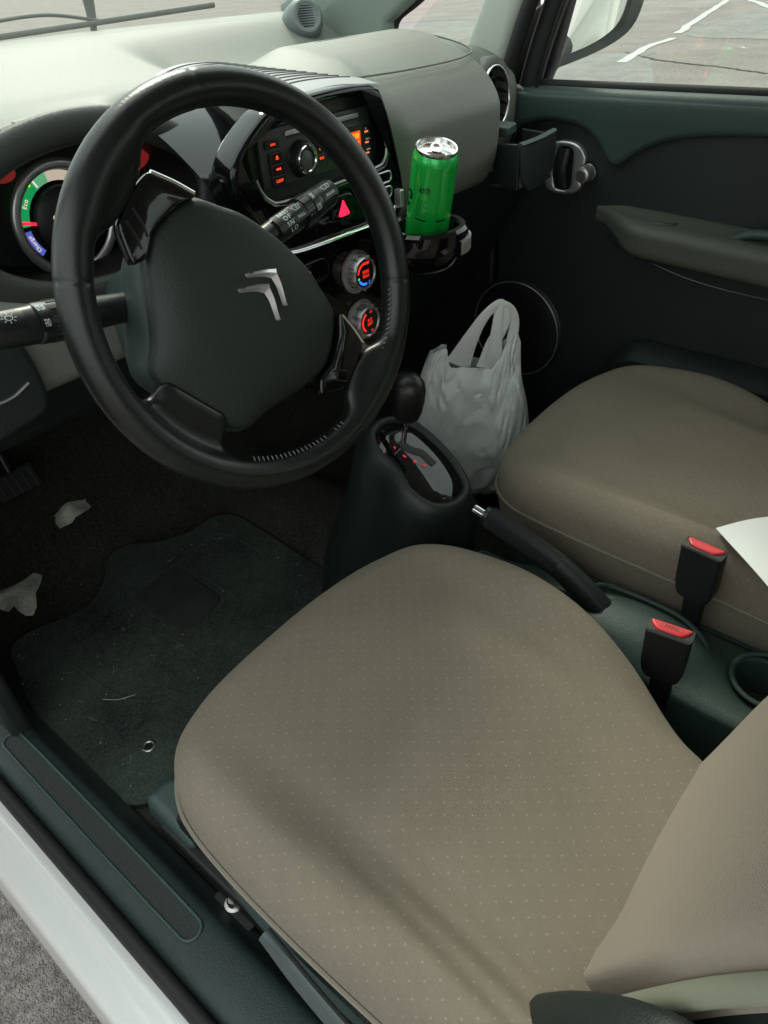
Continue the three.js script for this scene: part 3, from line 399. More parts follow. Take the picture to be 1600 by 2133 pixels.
{ const rows = []; for (let j = 0; j <= 16; j++) { const y = mix(1.055, 1.198, j / 16); rows.push(Array.from({ length: 13 }, (_, i) => { const u = i / 12, x = mix(mix(-0.152, -0.17, j / 16), mix(-0.085, -0.055, j / 16), u), z = lin(y, [[1.05, -0.697], [1.12, -0.704], [1.16, -0.745], [1.185, -0.79], [1.2, -0.84]]) + 0.006 + 0.004 * Math.sin(u * Math.PI); return V(x, y, z); })); }
  part(dash, 'gloss_panel', loft(rows, false, false, false), mat([0.006, 0.007, 0.008], 0.1), 'gloss black panel between the gauges and the radio'); }
// grille on top of the stack: bright trim sheet with curved slats
{ const gy = (z) => mix(1.207, 1.219, (z + 0.7) / -0.24), slats = 13, gx = (s, u) => mix(mix(-0.085, -0.03, s), mix(0.108, 0.09, s), u);
  const rows = []; for (let j = 0; j <= 10; j++) { const s = j / 10, z = mix(-0.675, -0.945, s); rows.push(Array.from({ length: 21 }, (_, i) => { const u = i / 20, b = 1 - (2 * u - 1) ** 2; return V(gx(s, u), gy(z) - 0.007 + 0.006 * b - (s < 0.1 ? 0.004 * (1 - s * 10) : 0), z - 0.012 * b); })); }
  part(dash, 'grille_tray', loft(rows, false, false, false), mat([0.32, 0.31, 0.32], 0.35), 'light trim under the demister slats');
  for (let k = 0; k < slats; k++) { const s = mix(0.13, 0.94, k / (slats - 1)), z = mix(-0.675, -0.945, s); const pts = Array.from({ length: 13 }, (_, i) => { const u = mix(0.05, 0.95, i / 12), b = 1 - (2 * u - 1) ** 2; return [gx(s, u), gy(z) - 0.0068 + 0.006 * b, z - 0.012 * b]; });
    part(dash, 'grille_slat', vtube(pts, [0.0017, 0.0012], { seg: 24, rs: 6 }), M.satin); } }
// round side vent
{ const o = [0.52, 1.12, -0.762], X = [1, 0, 0.06], Y = [0, 1, -0.1];
  const vent = part(dash, 'side_vent', uvm(put(ext(ell(0.052, 0.06, 0, 0, 56), 0.03, 0.006, [ell(0.037, 0.046, 0, 0, 48)], 4), o, X, Y)), M.dash, 'round air vent pod');
  const vt = (g) => put(g, o, X, Y);
  part(vent, 'vent_ring', vt(vtube(ell(0.037, 0.046, 0, 0, 30).map((p) => [p.x, p.y, 0.0005]), 0.0028, { seg: 80, rs: 10, closed: true, up: [0, 0, 1] })), M.chrome, 'chrome ring of the side vent');
  part(vent, 'vent_well', vt(ext(ell(0.037, 0.046, 0, 0, 40), 0.004, 0.001).translate(0, 0, -0.024)), M.black);
  for (const y of [-0.028, -0.01, 0.008, 0.026]) { const w = 0.036 * Math.sqrt(1 - (y / 0.046) ** 2); part(vent, 'vent_slat', vt(vtube([[-w, y - 0.006, -0.006], [0, y + 0.004, -0.002], [w, y - 0.006, -0.006]], [0.007, 0.0016], { seg: 16, rs: 8 })), M.satin); } }
// slim demister slot beside the pillar
{ const o = [0.545, 1.168, -0.83], X = [0.32, -0.32, 0.92], Y = [-0.2, 0.9, 0.3];
  const sl = part(dash, 'demister_slot', uvm(put(ext(rrect(0.085, 0.02, 0.0095), 0.012, 0.003), o, X, Y)), M.dash);
  for (let i = 0; i < 4; i++) part(sl, 'slot_opening', put(ext([[-0.006, -0.004], [0.004, -0.004], [0.007, 0.004], [-0.003, 0.004]], 0.002, 0), [o[0] + X[0] * (-0.027 + 0.017 * i) * 0.97 + Y[0] * 0.0006, o[1] + X[1] * (-0.027 + 0.017 * i) + 0.0006, o[2] + X[2] * (-0.027 + 0.017 * i)], X, Y), M.black); }
// tweeter in the windscreen corner
{ const o = [0.495, 1.238, -1.175], X = [0.88, 0, 0.47], Y = [-0.1, 0.9, -0.3];
  const tw = part(dash, 'tweeter', put(lathe([[0, 0.003], [0.021, 0.003], [0.023, 0.0045], [0.027, 0.0045], [0.031, 0.001], [0.036, -0.014], [0.038, -0.05]], 48), o, X, [-0.35, 0.3, 0.8]), mat([0.15, 0.17, 0.175], 0.5), 'round tweeter pod in the windscreen corner');
  const Zv = V(-0.35, 0.3, 0.8).normalize(), Xv = V(...X).normalize(); Xv.addScaledVector(Zv, -Xv.dot(Zv)).normalize(); const Yv = new THREE.Vector3().crossVectors(Zv, Xv);
  for (let i = -4; i <= 4; i++) { const y = i * 0.0042, w = 0.019 * Math.sqrt(1 - (y / 0.0205) ** 2); const c = V(...o).addScaledVector(Yv, y).addScaledVector(Zv, 0.0034); part(tw, 'tweeter_slot', put(rbox(2 * w, 0.0019, 0.0012, 0.0005, 1), c.toArray(), Xv.toArray(), Yv.toArray()), M.black); } }
// left switch panel beside the driver's knee
part(dash, 'switch_panel', uvm(put(ext(smoothPts([[-0.51, 1.05], [-0.425, 1.05], [-0.405, 1.03], [-0.398, 0.985], [-0.402, 0.955], [-0.43, 0.945], [-0.51, 0.945]], 60).map((p) => V2(p.x, p.y)), 0.03, 0.008), [0, 0, -0.727])), M.plastic, 'dark switch panel');
part(dash, 'switch_line', vtube([[-0.46, 0.982, -0.7255], [-0.435, 0.983, -0.7255], [-0.415, 0.99, -0.7265]], 0.0016, { seg: 12, rs: 6 }), M.silver);

// ---------------------------------------------------------------- radio
const radio = thing('car_radio', 'car radio with glowing red buttons, round silver knob and orange display', 'radio', [0, 1.11, -0.685]);
{ const z = SZ - 0.018, x0 = -0.097, w = 0.192, y0 = 1.111, h = 0.062, P = (u, v) => [x0 + u * w, y0 + (1 - v) * h];
  const face = part(radio, 'faceplate', uvm(put(ext(rrect(w, h, 0.003, x0 + w / 2, y0 + h / 2), 0.006, 0.0012), [0, 0, z + 0.004])), mat([0.035, 0.038, 0.035], 0.4), 'grey radio faceplate');
  const zf = z + 0.004;
  part(radio, 'disc_slot', uvm(put(rbox(0.128, 0.0055, 0.003, 0.001), [x0 + 0.55 * w, y0 + 0.87 * h, zf + 0.0005])), M.silver);
  part(radio, 'disc_slot_opening', uvm(put(rbox(0.12, 0.0022, 0.003, 0.0005), [x0 + 0.55 * w, y0 + 0.8 * h, zf])), M.black);
  const glyph = (s) => canvasTex(128, 96, (c, W, H) => { c.fillStyle = '#100302'; c.fillRect(0, 0, W, H); c.fillStyle = '#ff4a26'; c.font = 'bold 58px sans-serif'; c.textAlign = 'center'; c.textBaseline = 'middle'; const tri = (x, y, a, r) => { c.beginPath(); for (let k = 0; k < 3; k++) c.lineTo(x + r * Math.cos(a + k * 2.094), y + r * Math.sin(a + k * 2.094)); c.closePath(); c.fill(); }; if (s === 'up') { tri(64, 42, -1.571, 26); c.fillRect(40, 66, 48, 10); } else if (s === 'back') { tri(48, 48, 3.1416, 26); tri(86, 48, 3.1416, 26); } else if (s === 'next') { tri(42, 48, 0, 26); tri(80, 48, 0, 26); } else c.fillText(s, W / 2, H / 2 + 3); });
  const keys = [[0.1, 0.24, 0.022, 0.009, 'SRC'], [0.12, 0.47, 0.022, 0.0115, 'up'], [0.12, 0.67, 0.022, 0.0115, 'back'], [0.12, 0.87, 0.022, 0.0115, 'LIST'], [0.49, 0.36, 0.016, 0.009, 'MODE'], [0.5, 0.53, 0.013, 0.0095, 'OK'], [0.5, 0.7, 0.013, 0.0095, 'ESC'], [0.56, 0.5, 0.012, 0.0095, 'next']];
  for (const [u, v, a, b, s] of keys) { const [x, y] = P(u, v); const k = part(radio, 'radio_button', uvm(put(rbox(a, b, 0.004, 0.0012, 2), [x, y, zf + 0.001])), M.satin); part(k, 'button_mark', new THREE.PlaneGeometry(Math.min(a, b * 1.33) * 0.85, b * 0.62).translate(x, y, zf + 0.0033), glow(glyph(s), 0.9)); }
  const [kx, ky] = P(0.33, 0.62), kn = part(radio, 'volume_knob', put(lathe([[0.0105, 0.011], [0.0115, 0.0125], [0.0165, 0.0125], [0.0185, 0.011], [0.0198, 0.002], [0.021, 0]], 56), [kx, ky, zf], [1, 0, 0], [0, 0, 1]), M.satin, 'round volume knob');
  part(kn, 'knob_ring', put(lathe([[0.0118, 0.0126], [0.0128, 0.0138], [0.015, 0.0138], [0.016, 0.0124]], 56), [kx, ky, zf], [1, 0, 0], [0, 0, 1]), M.chrome);
  part(kn, 'knob_cap', put(lathe([[0, 0.0118], [0.008, 0.0115], [0.0105, 0.0105]], 40), [kx, ky, zf], [1, 0, 0], [0, 0, 1]), mat([0.08, 0.1, 0.08], 0.4));
  const dt = canvasTex(512, 320, (c, W, H) => { c.fillStyle = '#d04a10'; c.fillRect(0, 0, W, H); c.fillStyle = '#ffc24a'; c.font = 'bold 78px monospace'; c.textBaseline = 'top'; c.textAlign = 'left'; ['FM1  RADIO', ' 97.3  MHz', '  LIST 1-6'].forEach((s, i) => c.fillText(s.slice(0, 10), 20, 18 + i * 98)); });
  const [dx, dy] = P(0.745, 0.6); part(radio, 'display_window', uvm(put(ext(rrect(0.07, 0.04, 0.002, dx, dy), 0.003, 0.0008), [0, 0, zf + 0.001])), mat([0.05, 0.055, 0.045], 0.12));
  part(radio, 'orange_display', new THREE.PlaneGeometry(0.052, 0.027).translate(dx + 0.002, dy - 0.002, zf + 0.0013), glow(dt, 0.75), 'glowing orange display');
  for (const v of [0.42, 0.62, 0.82]) { const [x, y] = P(0.945, v); const b = part(radio, 'preset_button', uvm(put(rbox(0.011, 0.008, 0.004, 0.0015, 2), [x, y, zf + 0.0015])), M.satin); part(b, 'button_bar', put(rbox(0.0075, 0.0025, 0.002, 0.0008, 1), [x + 0.001, y + 0.001, zf + 0.0035]), M.chrome); part(b, 'button_glow', new THREE.PlaneGeometry(0.007, 0.0018).translate(x - 0.0012, y - 0.0024, zf + 0.0036), lamp([0.8, 0.12, 0.05])); }
  const [sx, sy] = P(0.6, 0.72); part(radio, 'phone_button', uvm(put(rbox(0.013, 0.007, 0.005, 0.002, 2), [sx, sy, zf + 0.0015])), M.chrome); }
console.log('dash done');
// ---------------------------------------------------------------- steering wheel (built upright in its own frame, turned about 50 degrees to the right)
const WO = V(-0.2593, 1.0764, -0.5201), WN = V(-0.0934, 0.2656, 0.9595).normalize();
const wu = V(0.9953, 0, 0.0969), ww = V(0.0257, 0.9641, -0.2644), turn = -50 * Math.PI / 180;
const WX = wu.clone().multiplyScalar(Math.cos(turn)).addScaledVector(ww, Math.sin(turn)).normalize(), WY = new THREE.Vector3().crossVectors(WN, WX).normalize();
const wheelFrame = (g) => put(g, WO.toArray(), WX.toArray(), WY.toArray());
const wheel = thing('steering_wheel', 'black leather steering wheel with silver double chevron emblem, turned to the right', 'steering wheel', WO.toArray());
{ const seg2 = (x, y, ax, ay, bx, by) => { const dx = bx - ax, dy = by - ay, t = clamp(((x - ax) * dx + (y - ay) * dy) / (dx * dx + dy * dy), 0, 1); return [Math.hypot(x - ax - t * dx, y - ay - t * dy), t]; };
  const f = (x, y, z) => {
    const rr = Math.hypot(x, y), a = Math.atan2(y, x);
    const g = 0.0006 * [142, 38, 211, -30].reduce((s, d) => s + bump1(Math.atan2(Math.sin(a - d * Math.PI / 180), Math.cos(a - d * Math.PI / 180)), 0, 0.012), 0);
    let d = Math.hypot(rr - 0.1715, z * 0.96) - 0.0154 + g; const d0 = d;
    for (const s of [-1, 1]) { const q = Math.abs(s * x - 0.158) - 0.0215 + 0.006 * ((y + 0.004) / 0.035) ** 2; d = smin(d, smax(smax(q, Math.abs(y + 0.004) - 0.034, 0.012), Math.abs(z + 0.006) - 0.009, 0.012), 0.02); }
    const sq = Math.abs(x + 0.008) - 0.044 - 0.012 * ss(-0.14, -0.165, y) + 0.006 * ss(-0.15, -0.12, y); d = smin(d, smax(smax(sq, Math.abs(y + 0.142) - 0.0265, 0.012), Math.abs(z + 0.011 - 0.12 * (y + 0.14)) - 0.0085, 0.012), 0.016);
    return mix(d, d0, ss(0.162, 0.174, rr)); };
  part(wheel, 'rim', wheelFrame(uvm(nets(f, [-0.195, -0.195, -0.03], [0.195, 0.195, 0.024], 0.003))), M.leather, 'black leather rim and spokes');
  console.log('rim done');
  // hub body behind the pad
  const padHalf = [[0, 0.058], [0.04, 0.0545], [0.062, 0.047], [0.088, 0.036], [0.1, 0.016], [0.106, -0.012], [0.1, -0.035], [0.084, -0.062], [0.066, -0.09], [0.055, -0.114], [0.04, -0.122], [0.02, -0.1235]];
  const padOut = smoothPts([...padHalf, [0, -0.1235], ...padHalf.slice(1).reverse().map((p) => [-p[0], p[1]])], 150);
  const ring = (s, z) => padOut.map((p) => { const cx = 0, cy = -0.028, a = Math.atan2(p.y - cy, p.x - cx), w = Math.min(1, s * s * s), ex = 0.1 * Math.cos(a), ey = 0.09 * Math.sin(a); return V(cx + mix(ex, p.x - cx, w) * s, cy + mix(ey, p.y - cy, w) * s, z); });
  const dome = [[1.015, -0.032], [1.015, -0.016], [1.01, -0.0125], [0.99, -0.0095], [0.95, -0.007], [0.87, -0.0035], [0.79, -0.0008], [0.72, 0.0012], [0.62, 0.003], [0.48, 0.005], [0.3, 0.0062], [0.12, 0.0066], [0.01, 0.0066]];
  part(wheel, 'airbag_pad', wheelFrame(loft(dome.map(([s, z]) => ring(s, z)), false, true)), M.pad, 'dark grey airbag pad');
  part(wheel, 'hub_back', wheelFrame(loft([[0.9, -0.095], [1.02, -0.06], [1.05, -0.035], [1.04, -0.022], [1.0, -0.018]].map(([s, z]) => ring(s, z)), true, true)), M.hub);
  // gloss panels on the spokes
  for (const s of [-1, 1]) {
    const q = smoothPts([[s * 0.091, 0.0365], [s * 0.112, 0.032], [s * 0.134, 0.026], [s * 0.1385, 0.002], [s * 0.137, -0.026], [s * 0.125, -0.038], [s * 0.112, -0.047], [s * 0.104, -0.034], [s * 0.109, -0.012], [s * 0.103, 0.016]], 90, true, 0.25).map((p) => V2(p.x, p.y));
    const gp = part(wheel, 'spoke_panel', wheelFrame(uvm(ext(s < 0 ? q : q.reverse(), 0.014, 0.003).translate(0, 0, -0.003))), M.gloss, 'gloss black spoke panel');
    part(gp, 'panel_trim', wheelFrame(vtube([[s * 0.094, 0.0367, -0.0042], [s * 0.112, 0.033, -0.0036], [s * 0.133, 0.027, -0.0042]], [0.0028, 0.002], { seg: 20, rs: 8 })), M.chrome, 'bright trim on the spoke panel');
    for (const y of [-0.014, -0.026]) part(gp, 'panel_ridge', wheelFrame(vtube([[s * 0.133, y + 0.006, -0.003], [s * 0.12, y, -0.0027], [s * 0.112, y - 0.006, -0.003]], [0.0016, 0.001], { seg: 10, rs: 6 })), M.satin);
  }
  // emblem: two chevrons with a ridge
  for (const y0 of [0.028, 0.012]) {
    const P = [[0, 0, 0.0095, 0], [0.004, -0.0012, 0, 0]]; const rings = [];
    for (let i = 0; i <= 24; i++) { const t = i / 12 - 1, s = Math.sign(t), u = Math.abs(t), x = 0.025 * t, soft = 0.0035 * Math.exp(-u * u * 18), yo = y0 - 0.0245 * u - soft * 0.6, th = mix(0.0105, 0.0042, u ** 0.8) * (u > 0.97 ? 0.5 : 1); rings.push([V(x, yo, 0.0066), V(x * 0.985, yo - th * 0.45, 0.0112), V(x * 0.97, yo - th, 0.0066), V(x * 0.985, yo - th * 0.45, 0.003)]); }
    part(wheel, 'emblem_chevron', wheelFrame(loft(rings)), M.emblem, 'silver chevron of the emblem'); }
  // hand stitching along the inner edge: one short thread each
  const stitch = mat([0.2, 0.21, 0.2], 0.8), r0 = 0.1555; const sg = new THREE.CapsuleGeometry(0.0005, 0.0042, 2, 5);
  for (const [a0, a1] of [[-66, -32], [12, 36], [-28, -24]]) for (let a = a0; a <= a1; a += 1.9) { const t = a * Math.PI / 180, c = V(r0 * Math.cos(t), r0 * Math.sin(t), 0.0085); const g = sg.clone(); g.rotateZ(t - Math.PI / 2 + 0.5); g.translate(c.x, c.y, c.z); part(wheel, 'stitch', wheelFrame(g), stitch); }
}
// column with its stalks
const wAt = (x, y, z) => WO.clone().addScaledVector(wu, x).addScaledVector(ww, y).addScaledVector(WN, z).toArray();
const column = thing('steering_column', 'grey steering column shroud behind the wheel with two black control stalks', 'steering column', wAt(0, 0, -0.2));
{ const rings = []; for (const [z, a, b, dy] of [[-0.045, 0.05, 0.05, -0.005], [-0.06, 0.062, 0.062, -0.008], [-0.1, 0.066, 0.068, -0.01], [-0.17, 0.062, 0.066, -0.015], [-0.24, 0.055, 0.06, -0.02]]) rings.push(rrect(2 * a, 2 * b, 0.03, 0, dy).map((p) => V(...wAt(p.x, p.y, z)))); part(column, 'shroud', loft(rings), M.teal, 'grey column shroud');
  part(column, 'ignition_ring', put(lathe([[0, 0.006], [0.014, 0.006], [0.018, 0.01], [0.023, 0.008], [0.025, 0]], 40), wAt(-0.062, 0.03, -0.09), [0, 0, 1], [-0.9, 0.1, 0.42]), M.satin);
  // stalks: barrel, ribbed ring, flattened tip with white print
  const stalk = (name, a, b, label, words) => {
    const A = V(...a), B = V(...b), d = B.clone().sub(A), L = d.length(), D = d.clone().normalize(), U = V(0, 1, 0).addScaledVector(D, -D.y).normalize(), S = new THREE.Vector3().crossVectors(D, U);
    const at = (t, u = 0, s = 0) => A.clone().addScaledVector(D, t * L).addScaledVector(U, u).addScaledVector(S, s).toArray();
    const tube = (t0, t1, r0, r1, n = 10) => vtube(Array.from({ length: n + 1 }, (_, i) => at(mix(t0, t1, i / n))), (t) => { const e = Math.min(1, Math.sqrt(Math.max(0, 1 - Math.max(0, (t - 0.85) / 0.15) ** 2)) * 0.25 + 0.75); return [mix(r0[0], r1[0], t) * e, mix(r0[1], r1[1], t) * e]; }, { seg: 16, rs: 24, up: U.toArray() });
    const s = part(column, name, tube(0, 0.62, [0.012, 0.012], [0.0145, 0.0155], 8), M.satin, label);
    const ringG = part(s, 'rotary_ring', tube(0.6, 0.74, [0.0165, 0.0175], [0.0165, 0.0175], 4), M.satin);
    part(s, 'stalk_tip', tube(0.74, 1, [0.0155, 0.0165], [0.0125, 0.0145], 8), M.satin);
    for (let q = 0; q < 14; q++) { const an = q / 14 * 2 * Math.PI, r = 0.0172; part(s, 'ring_rib', put(rbox(0.012, 0.0016, 0.0014, 0.0005, 1), at(0.635, r * Math.sin(an), r * Math.cos(an)), D.toArray(), U.clone().multiplyScalar(Math.cos(an)).addScaledVector(S, -Math.sin(an)).toArray()), M.plastic); }
    // print: sheets bent round the barrel, facing the driver
    for (const [t0, t1, r, a0, a1, lines, sz] of words) {
      const tx = canvasTex(256, 256, (c, w, h) => { c.fillStyle = '#0d0f0f'; c.fillRect(0, 0, w, h); c.fillStyle = '#b8c4c0'; c.strokeStyle = '#b8c4c0'; c.lineWidth = 7; c.font = `bold ${sz}px sans-serif`; c.textAlign = 'center'; c.textBaseline = 'middle';
        lines.forEach((l, i) => { const y = (i + 0.5) * h / lines.length; if (l === 'wiper') { c.beginPath(); c.moveTo(58, y - 40); c.quadraticCurveTo(128, y - 75, 198, y - 40); c.lineTo(168, y + 34); c.quadraticCurveTo(128, y + 16, 88, y + 34); c.closePath(); c.stroke(); c.beginPath(); c.moveTo(128, y + 30); c.lineTo(160, y - 48); c.stroke(); } else if (l === 'sun') { c.beginPath(); c.arc(128, y, 30, 0, 7); c.stroke(); for (let k = 0; k < 8; k++) { const q = k * Math.PI / 4; c.beginPath(); c.moveTo(128 + 44 * Math.cos(q), y + 44 * Math.sin(q)); c.lineTo(128 + 66 * Math.cos(q), y + 66 * Math.sin(q)); c.stroke(); } } else c.fillText(l, 128, y); }); });
      const rows = []; for (let j = 0; j <= 8; j++) rows.push(Array.from({ length: 5 }, (_, i) => { const an = mix(a0, a1, j / 8); return V(...at(mix(t0, t1, i / 4), r * Math.sin(an), r * Math.cos(an))); }));
      const P = [], UV = [], I = []; rows.forEach((row, j) => row.forEach((p, i) => { P.push(p.x, p.y, p.z); UV.push(i / 4, 1 - j / 8); })); for (let j = 0; j < 8; j++) for (let i = 0; i < 4; i++) { const k = j * 5 + i; I.push(k, k + 5, k + 1, k + 1, k + 5, k + 6); }
      const g = new THREE.BufferGeometry(); g.setAttribute('position', new THREE.Float32BufferAttribute(P, 3)); g.setAttribute('uv', new THREE.Float32BufferAttribute(UV, 2)); g.setIndex(I); g.computeVertexNormals();
      part(s, 'stalk_print', g, new THREE.MeshPhysicalMaterial({ map: tx, roughness: 0.4, side: THREE.DoubleSide })); }
  };
  stalk('wiper_stalk', [-0.205, 1.083, -0.605], [-0.045, 1.107, -0.625], 'black wiper stalk with white lettering', [[0.3, 0.56, 0.0158, 1.5, -0.3, ['MIST', 'OFF', 'INT', 'LO'], 62], [0.46, 0.6, 0.0162, 1.3, 0.1, ['wiper', 'PULL'], 60], [0.685, 0.74, 0.0177, 1.4, -0.2, ['INT', 'SLOW'], 86], [0.8, 0.96, 0.0158, 1.3, 0.2, ['wiper', 'REAR'], 62]]);
  stalk('light_stalk', [-0.315, 1.07, -0.605], [-0.485, 1.1, -0.6], 'black light stalk with white symbols', [[0.8, 0.95, 0.0158, 1.7, 2.9, ['sun'], 60], [0.685, 0.74, 0.0177, 1.7, 3.3, ['AUTO', 'OFF'], 78]]);
}
console.log('wheel done');

// ---------------------------------------------------------------- seats
const seatOutline = smoothPts([[-0.3, -0.508], [-0.42, -0.504], [-0.485, -0.488], [-0.524, -0.455], [-0.545, -0.4], [-0.553, -0.28], [-0.55, -0.12], [-0.535, 0.03], [-0.42, 0.06], [-0.3, 0.065], [-0.24, 0.06], [-0.19, 0.01], [-0.15, -0.07], [-0.11, -0.15], [-0.082, -0.22], [-0.07, -0.3], [-0.073, -0.37], [-0.09, -0.435], [-0.125, -0.478], [-0.19, -0.5]], 160).map((p) => V2(p.x, p.y));
const wr = vnoise(31, 12);
const seatTop = (x, z) => {
  const u = (x + 0.313) / 0.24, a = Math.abs(u), back = ss(-0.5, -0.1, z);
  let y = 0.706 - 0.028 * ss(-0.42, 0.05, z) + 0.006 * Math.cos(u * 1.5);
  const edge = u < 0 ? -0.69 : 0.72;                                   // bolster valleys
  y += mix(0.006, 0.026, back) * ss(0.6, 0.86, a);
  y -= mix(0.001, 0.008, back) * bump1(u, edge, 0.12);
  y -= 0.012 * bump1(u, 0.05, 0.5) * ss(-0.45, -0.2, z);
  // loose cover: soft folds where the left bolster meets the backrest
  const w = ss(-0.32, -0.08, z) * bump1(u, -0.68, 0.2); y += w * 0.007 * Math.abs(Math.sin(u * 0.24 * 130 + (z + 0.5) * 14)) + w * 0.004 * Math.sin(u * 0.24 * 70 - z * 11);
  y += 0.006 * bump1(x, -0.2, 0.018) * bump1(z, -0.16, 0.09) + 0.003 * bump1(x + 0.35 * (z + 0.1), -0.185, 0.02) * ss(-0.25, -0.12, z);
  y -= 0.035 * ss(-0.33, 0.02, z) * ss(0.25, 0.95, u);
  y += 0.003 * (wr((x + 1) * 0.8, (z + 1) * 0.8) - 0.5);
  return y; };
const rotUV = (x, z) => [x * 0.637 + z * 0.769, x * 0.743 - z * 0.669];
function cushionGeo(outline, topFn, c, R, H) {
  const n = outline.length, P = [], UV = [], I = [], rings = [];
  for (let i = 0; i <= 44; i++) { const s = 1 - (1 - i / 44) ** 1.0; rings.push([s, 'top']); }
  const side = [0.15, 0.35, 0.6, 0.85, 1];
  const nor = outline.map((p, j) => { const a = outline[(j + n - 1) % n], b = outline[(j + 1) % n]; const d = V2(b.y - a.y, -(b.x - a.x)).normalize(); if (d.dot(p.clone().sub(c)) < 0) d.multiplyScalar(-1); return d; });
  const rows = [];
  for (let i = 0; i <= 44; i++) { const s = i / 44, dens = s < 1 ? 1 - (1 - s) ** 1.6 : 1; rows.push(outline.map((p, j) => { const x = mix(c.x, p.x, dens), z = mix(c.y, p.y, dens), len = p.clone().sub(c).length(), d = (1 - dens) * len * 0.93, k = d < R ? R - Math.sqrt(Math.max(0, R * R - (R - d) ** 2)) : 0; return [x, topFn(x, z) - k, z, x + nor[j].x * k * 0.6, z + nor[j].y * k * 0.6]; })); }
  for (const t of side) rows.push(outline.map((p, j) => { const y0 = topFn(p.x, p.y) - R, q = Math.sin(t * Math.PI) * 0.004 - 0.018 * t * t; return [p.x + nor[j].x * q, y0 - H * t, p.y + nor[j].y * q, p.x + nor[j].x * (R * 0.6 + H * t), p.y + nor[j].y * (R * 0.6 + H * t)]; }));
  rows.forEach((r) => r.forEach((v) => { P.push(v[0], v[1], v[2]); UV.push(...rotUV(v[3], v[4])); }));
  for (let i = 0; i < rows.length - 1; i++) for (let j = 0; j < n; j++) { const a = i * n + j, b = i * n + (j + 1) % n; I.push(a, a + n, b, b, a + n, b + n); }
  const g = new THREE.BufferGeometry(); g.setAttribute('position', new THREE.Float32BufferAttribute(P, 3)); g.setAttribute('uv', new THREE.Float32BufferAttribute(UV, 2)); g.setIndex(I); g.computeVertexNormals(); return { g, nor };
}
function makeSeat(label) {
  const seat = thing('front_seat', label, 'seat', [-0.313, 0.38, -0.2], 'front seats');
  const c0 = V2(-0.313, -0.22), R = 0.042, { g, nor } = cushionGeo(seatOutline, seatTop, c0, R, 0.1);
  const cush = part(seat, 'cushion', g, M.fabric, 'olive beige dotted fabric cushion');
  part(cush, 'cushion_piping', vtube(seatOutline.filter((_, i) => i % 2 === 0).map((p, i) => { const m = nor[i * 2]; return [p.x + m.x * 0.0035, seatTop(p.x, p.y) - R - 0.022, p.y + m.y * 0.0035]; }), 0.0024, { seg: 200, rs: 6, closed: true }), mat([0.2, 0.18, 0.14], 0.9), 'seam along the cushion side');
  part(seat, 'seat_valance', loft([[0.985, 0.585], [0.97, 0.56], [0.95, 0.5], [0.9, 0.46]].map(([s, y]) => seatOutline.map((p) => V(mix(c0.x, p.x, s), y, mix(c0.y, p.y, s)))), true, true), M.teal, 'dark plastic skirt below the cushion');
  // backrest, leaning back
  const bo = V(-0.285, 0.64, -0.05), by = V(0, 1, 0.36).normalize(), bx = V(1, 0, 0), bn = V(0, -0.36, 1).normalize();
  const bOut = smoothPts([[0.06, -0.07], [0.085, 0.0], [0.112, 0.06], [0.142, 0.13], [0.165, 0.25], [0.18, 0.4], [0.18, 0.57], [0.12, 0.63], [0, 0.64], [-0.12, 0.63], [-0.18, 0.57], [-0.18, 0.4], [-0.16, 0.2], [-0.156, 0.0], [-0.14, -0.07], [-0.08, -0.09], [-0.02, -0.095], [0.03, -0.09]], 120);
  const at = (x, y, h) => bo.clone().addScaledVector(bx, x).addScaledVector(by, y).addScaledVector(bn, -h);
  const rows = [], rowsB = []; const hh = (x, y) => { const u = Math.abs(x) / 0.16; return 0.006 * ss(0.5, 0.9, u) + 0.01 * Math.cos(x * 6); };
  for (let i = 0; i <= 30; i++) { const s = i / 30, dn = 1 - (1 - s) ** 1.5; rows.push(bOut.map((p) => { const x = p.x * dn, y = 0.3 + (p.y - 0.3) * dn, d = (1 - dn) * Math.hypot(p.x, p.y - 0.3), k = d < 0.018 ? 0.018 - Math.sqrt(Math.max(0, 0.018 ** 2 - (0.018 - d) ** 2)) : 0; return at(x, y, hh(x, y) - k); })); }
  for (const [s, h] of [[1, -0.05], [1.0, -0.075]]) rows.push(bOut.map((p) => at(p.x * s, 0.3 + (p.y - 0.3) * s, hh(p.x, p.y) + h)));
  part(seat, 'backrest', planarUV(loft(rows, false, false), (x, y, z) => [x, y]), M.ribbed, 'pinkish tan ribbed backrest');
  for (const [s, h] of [[1.0, -0.045], [1.012, -0.05], [1.01, -0.1], [0.9, -0.13]]) rowsB.push(bOut.map((p) => at(p.x * s, 0.3 + (p.y - 0.3) * s, hh(p.x, p.y) + h)));
  part(seat, 'backrest_shell', loft(rowsB, false, true), M.plastic);
  part(seat, 'backrest_piping', vtube(bOut.filter((_, i) => i % 2 === 0).map((p) => at(p.x * 1.04, 0.3 + (p.y - 0.3) * 1.01, hh(p.x, p.y) - 0.022).toArray()), [0.0095, 0.008], { seg: 150, rs: 10, closed: true }), mat([0.22, 0.23, 0.17], 0.9, { bumpMap: weave, bumpScale: 0.0004 }), 'pale green grey edge piping');
  // recliner cover, lever, rail with bolt
  part(seat, 'recliner_cover', uvm(put(ext(smoothPts([[-0.12, 0.57], [-0.1, 0.62], [-0.07, 0.69], [-0.045, 0.742], [-0.012, 0.79], [0.03, 0.815], [0.085, 0.78], [0.1, 0.65], [0.05, 0.55]], 60).map((p) => V2(p.x, p.y)), 0.032, 0.012, [], 4), [-0.498, 0, 0], [0, 0, 1], [0, 1, 0])), M.plastic, 'black recliner cover');
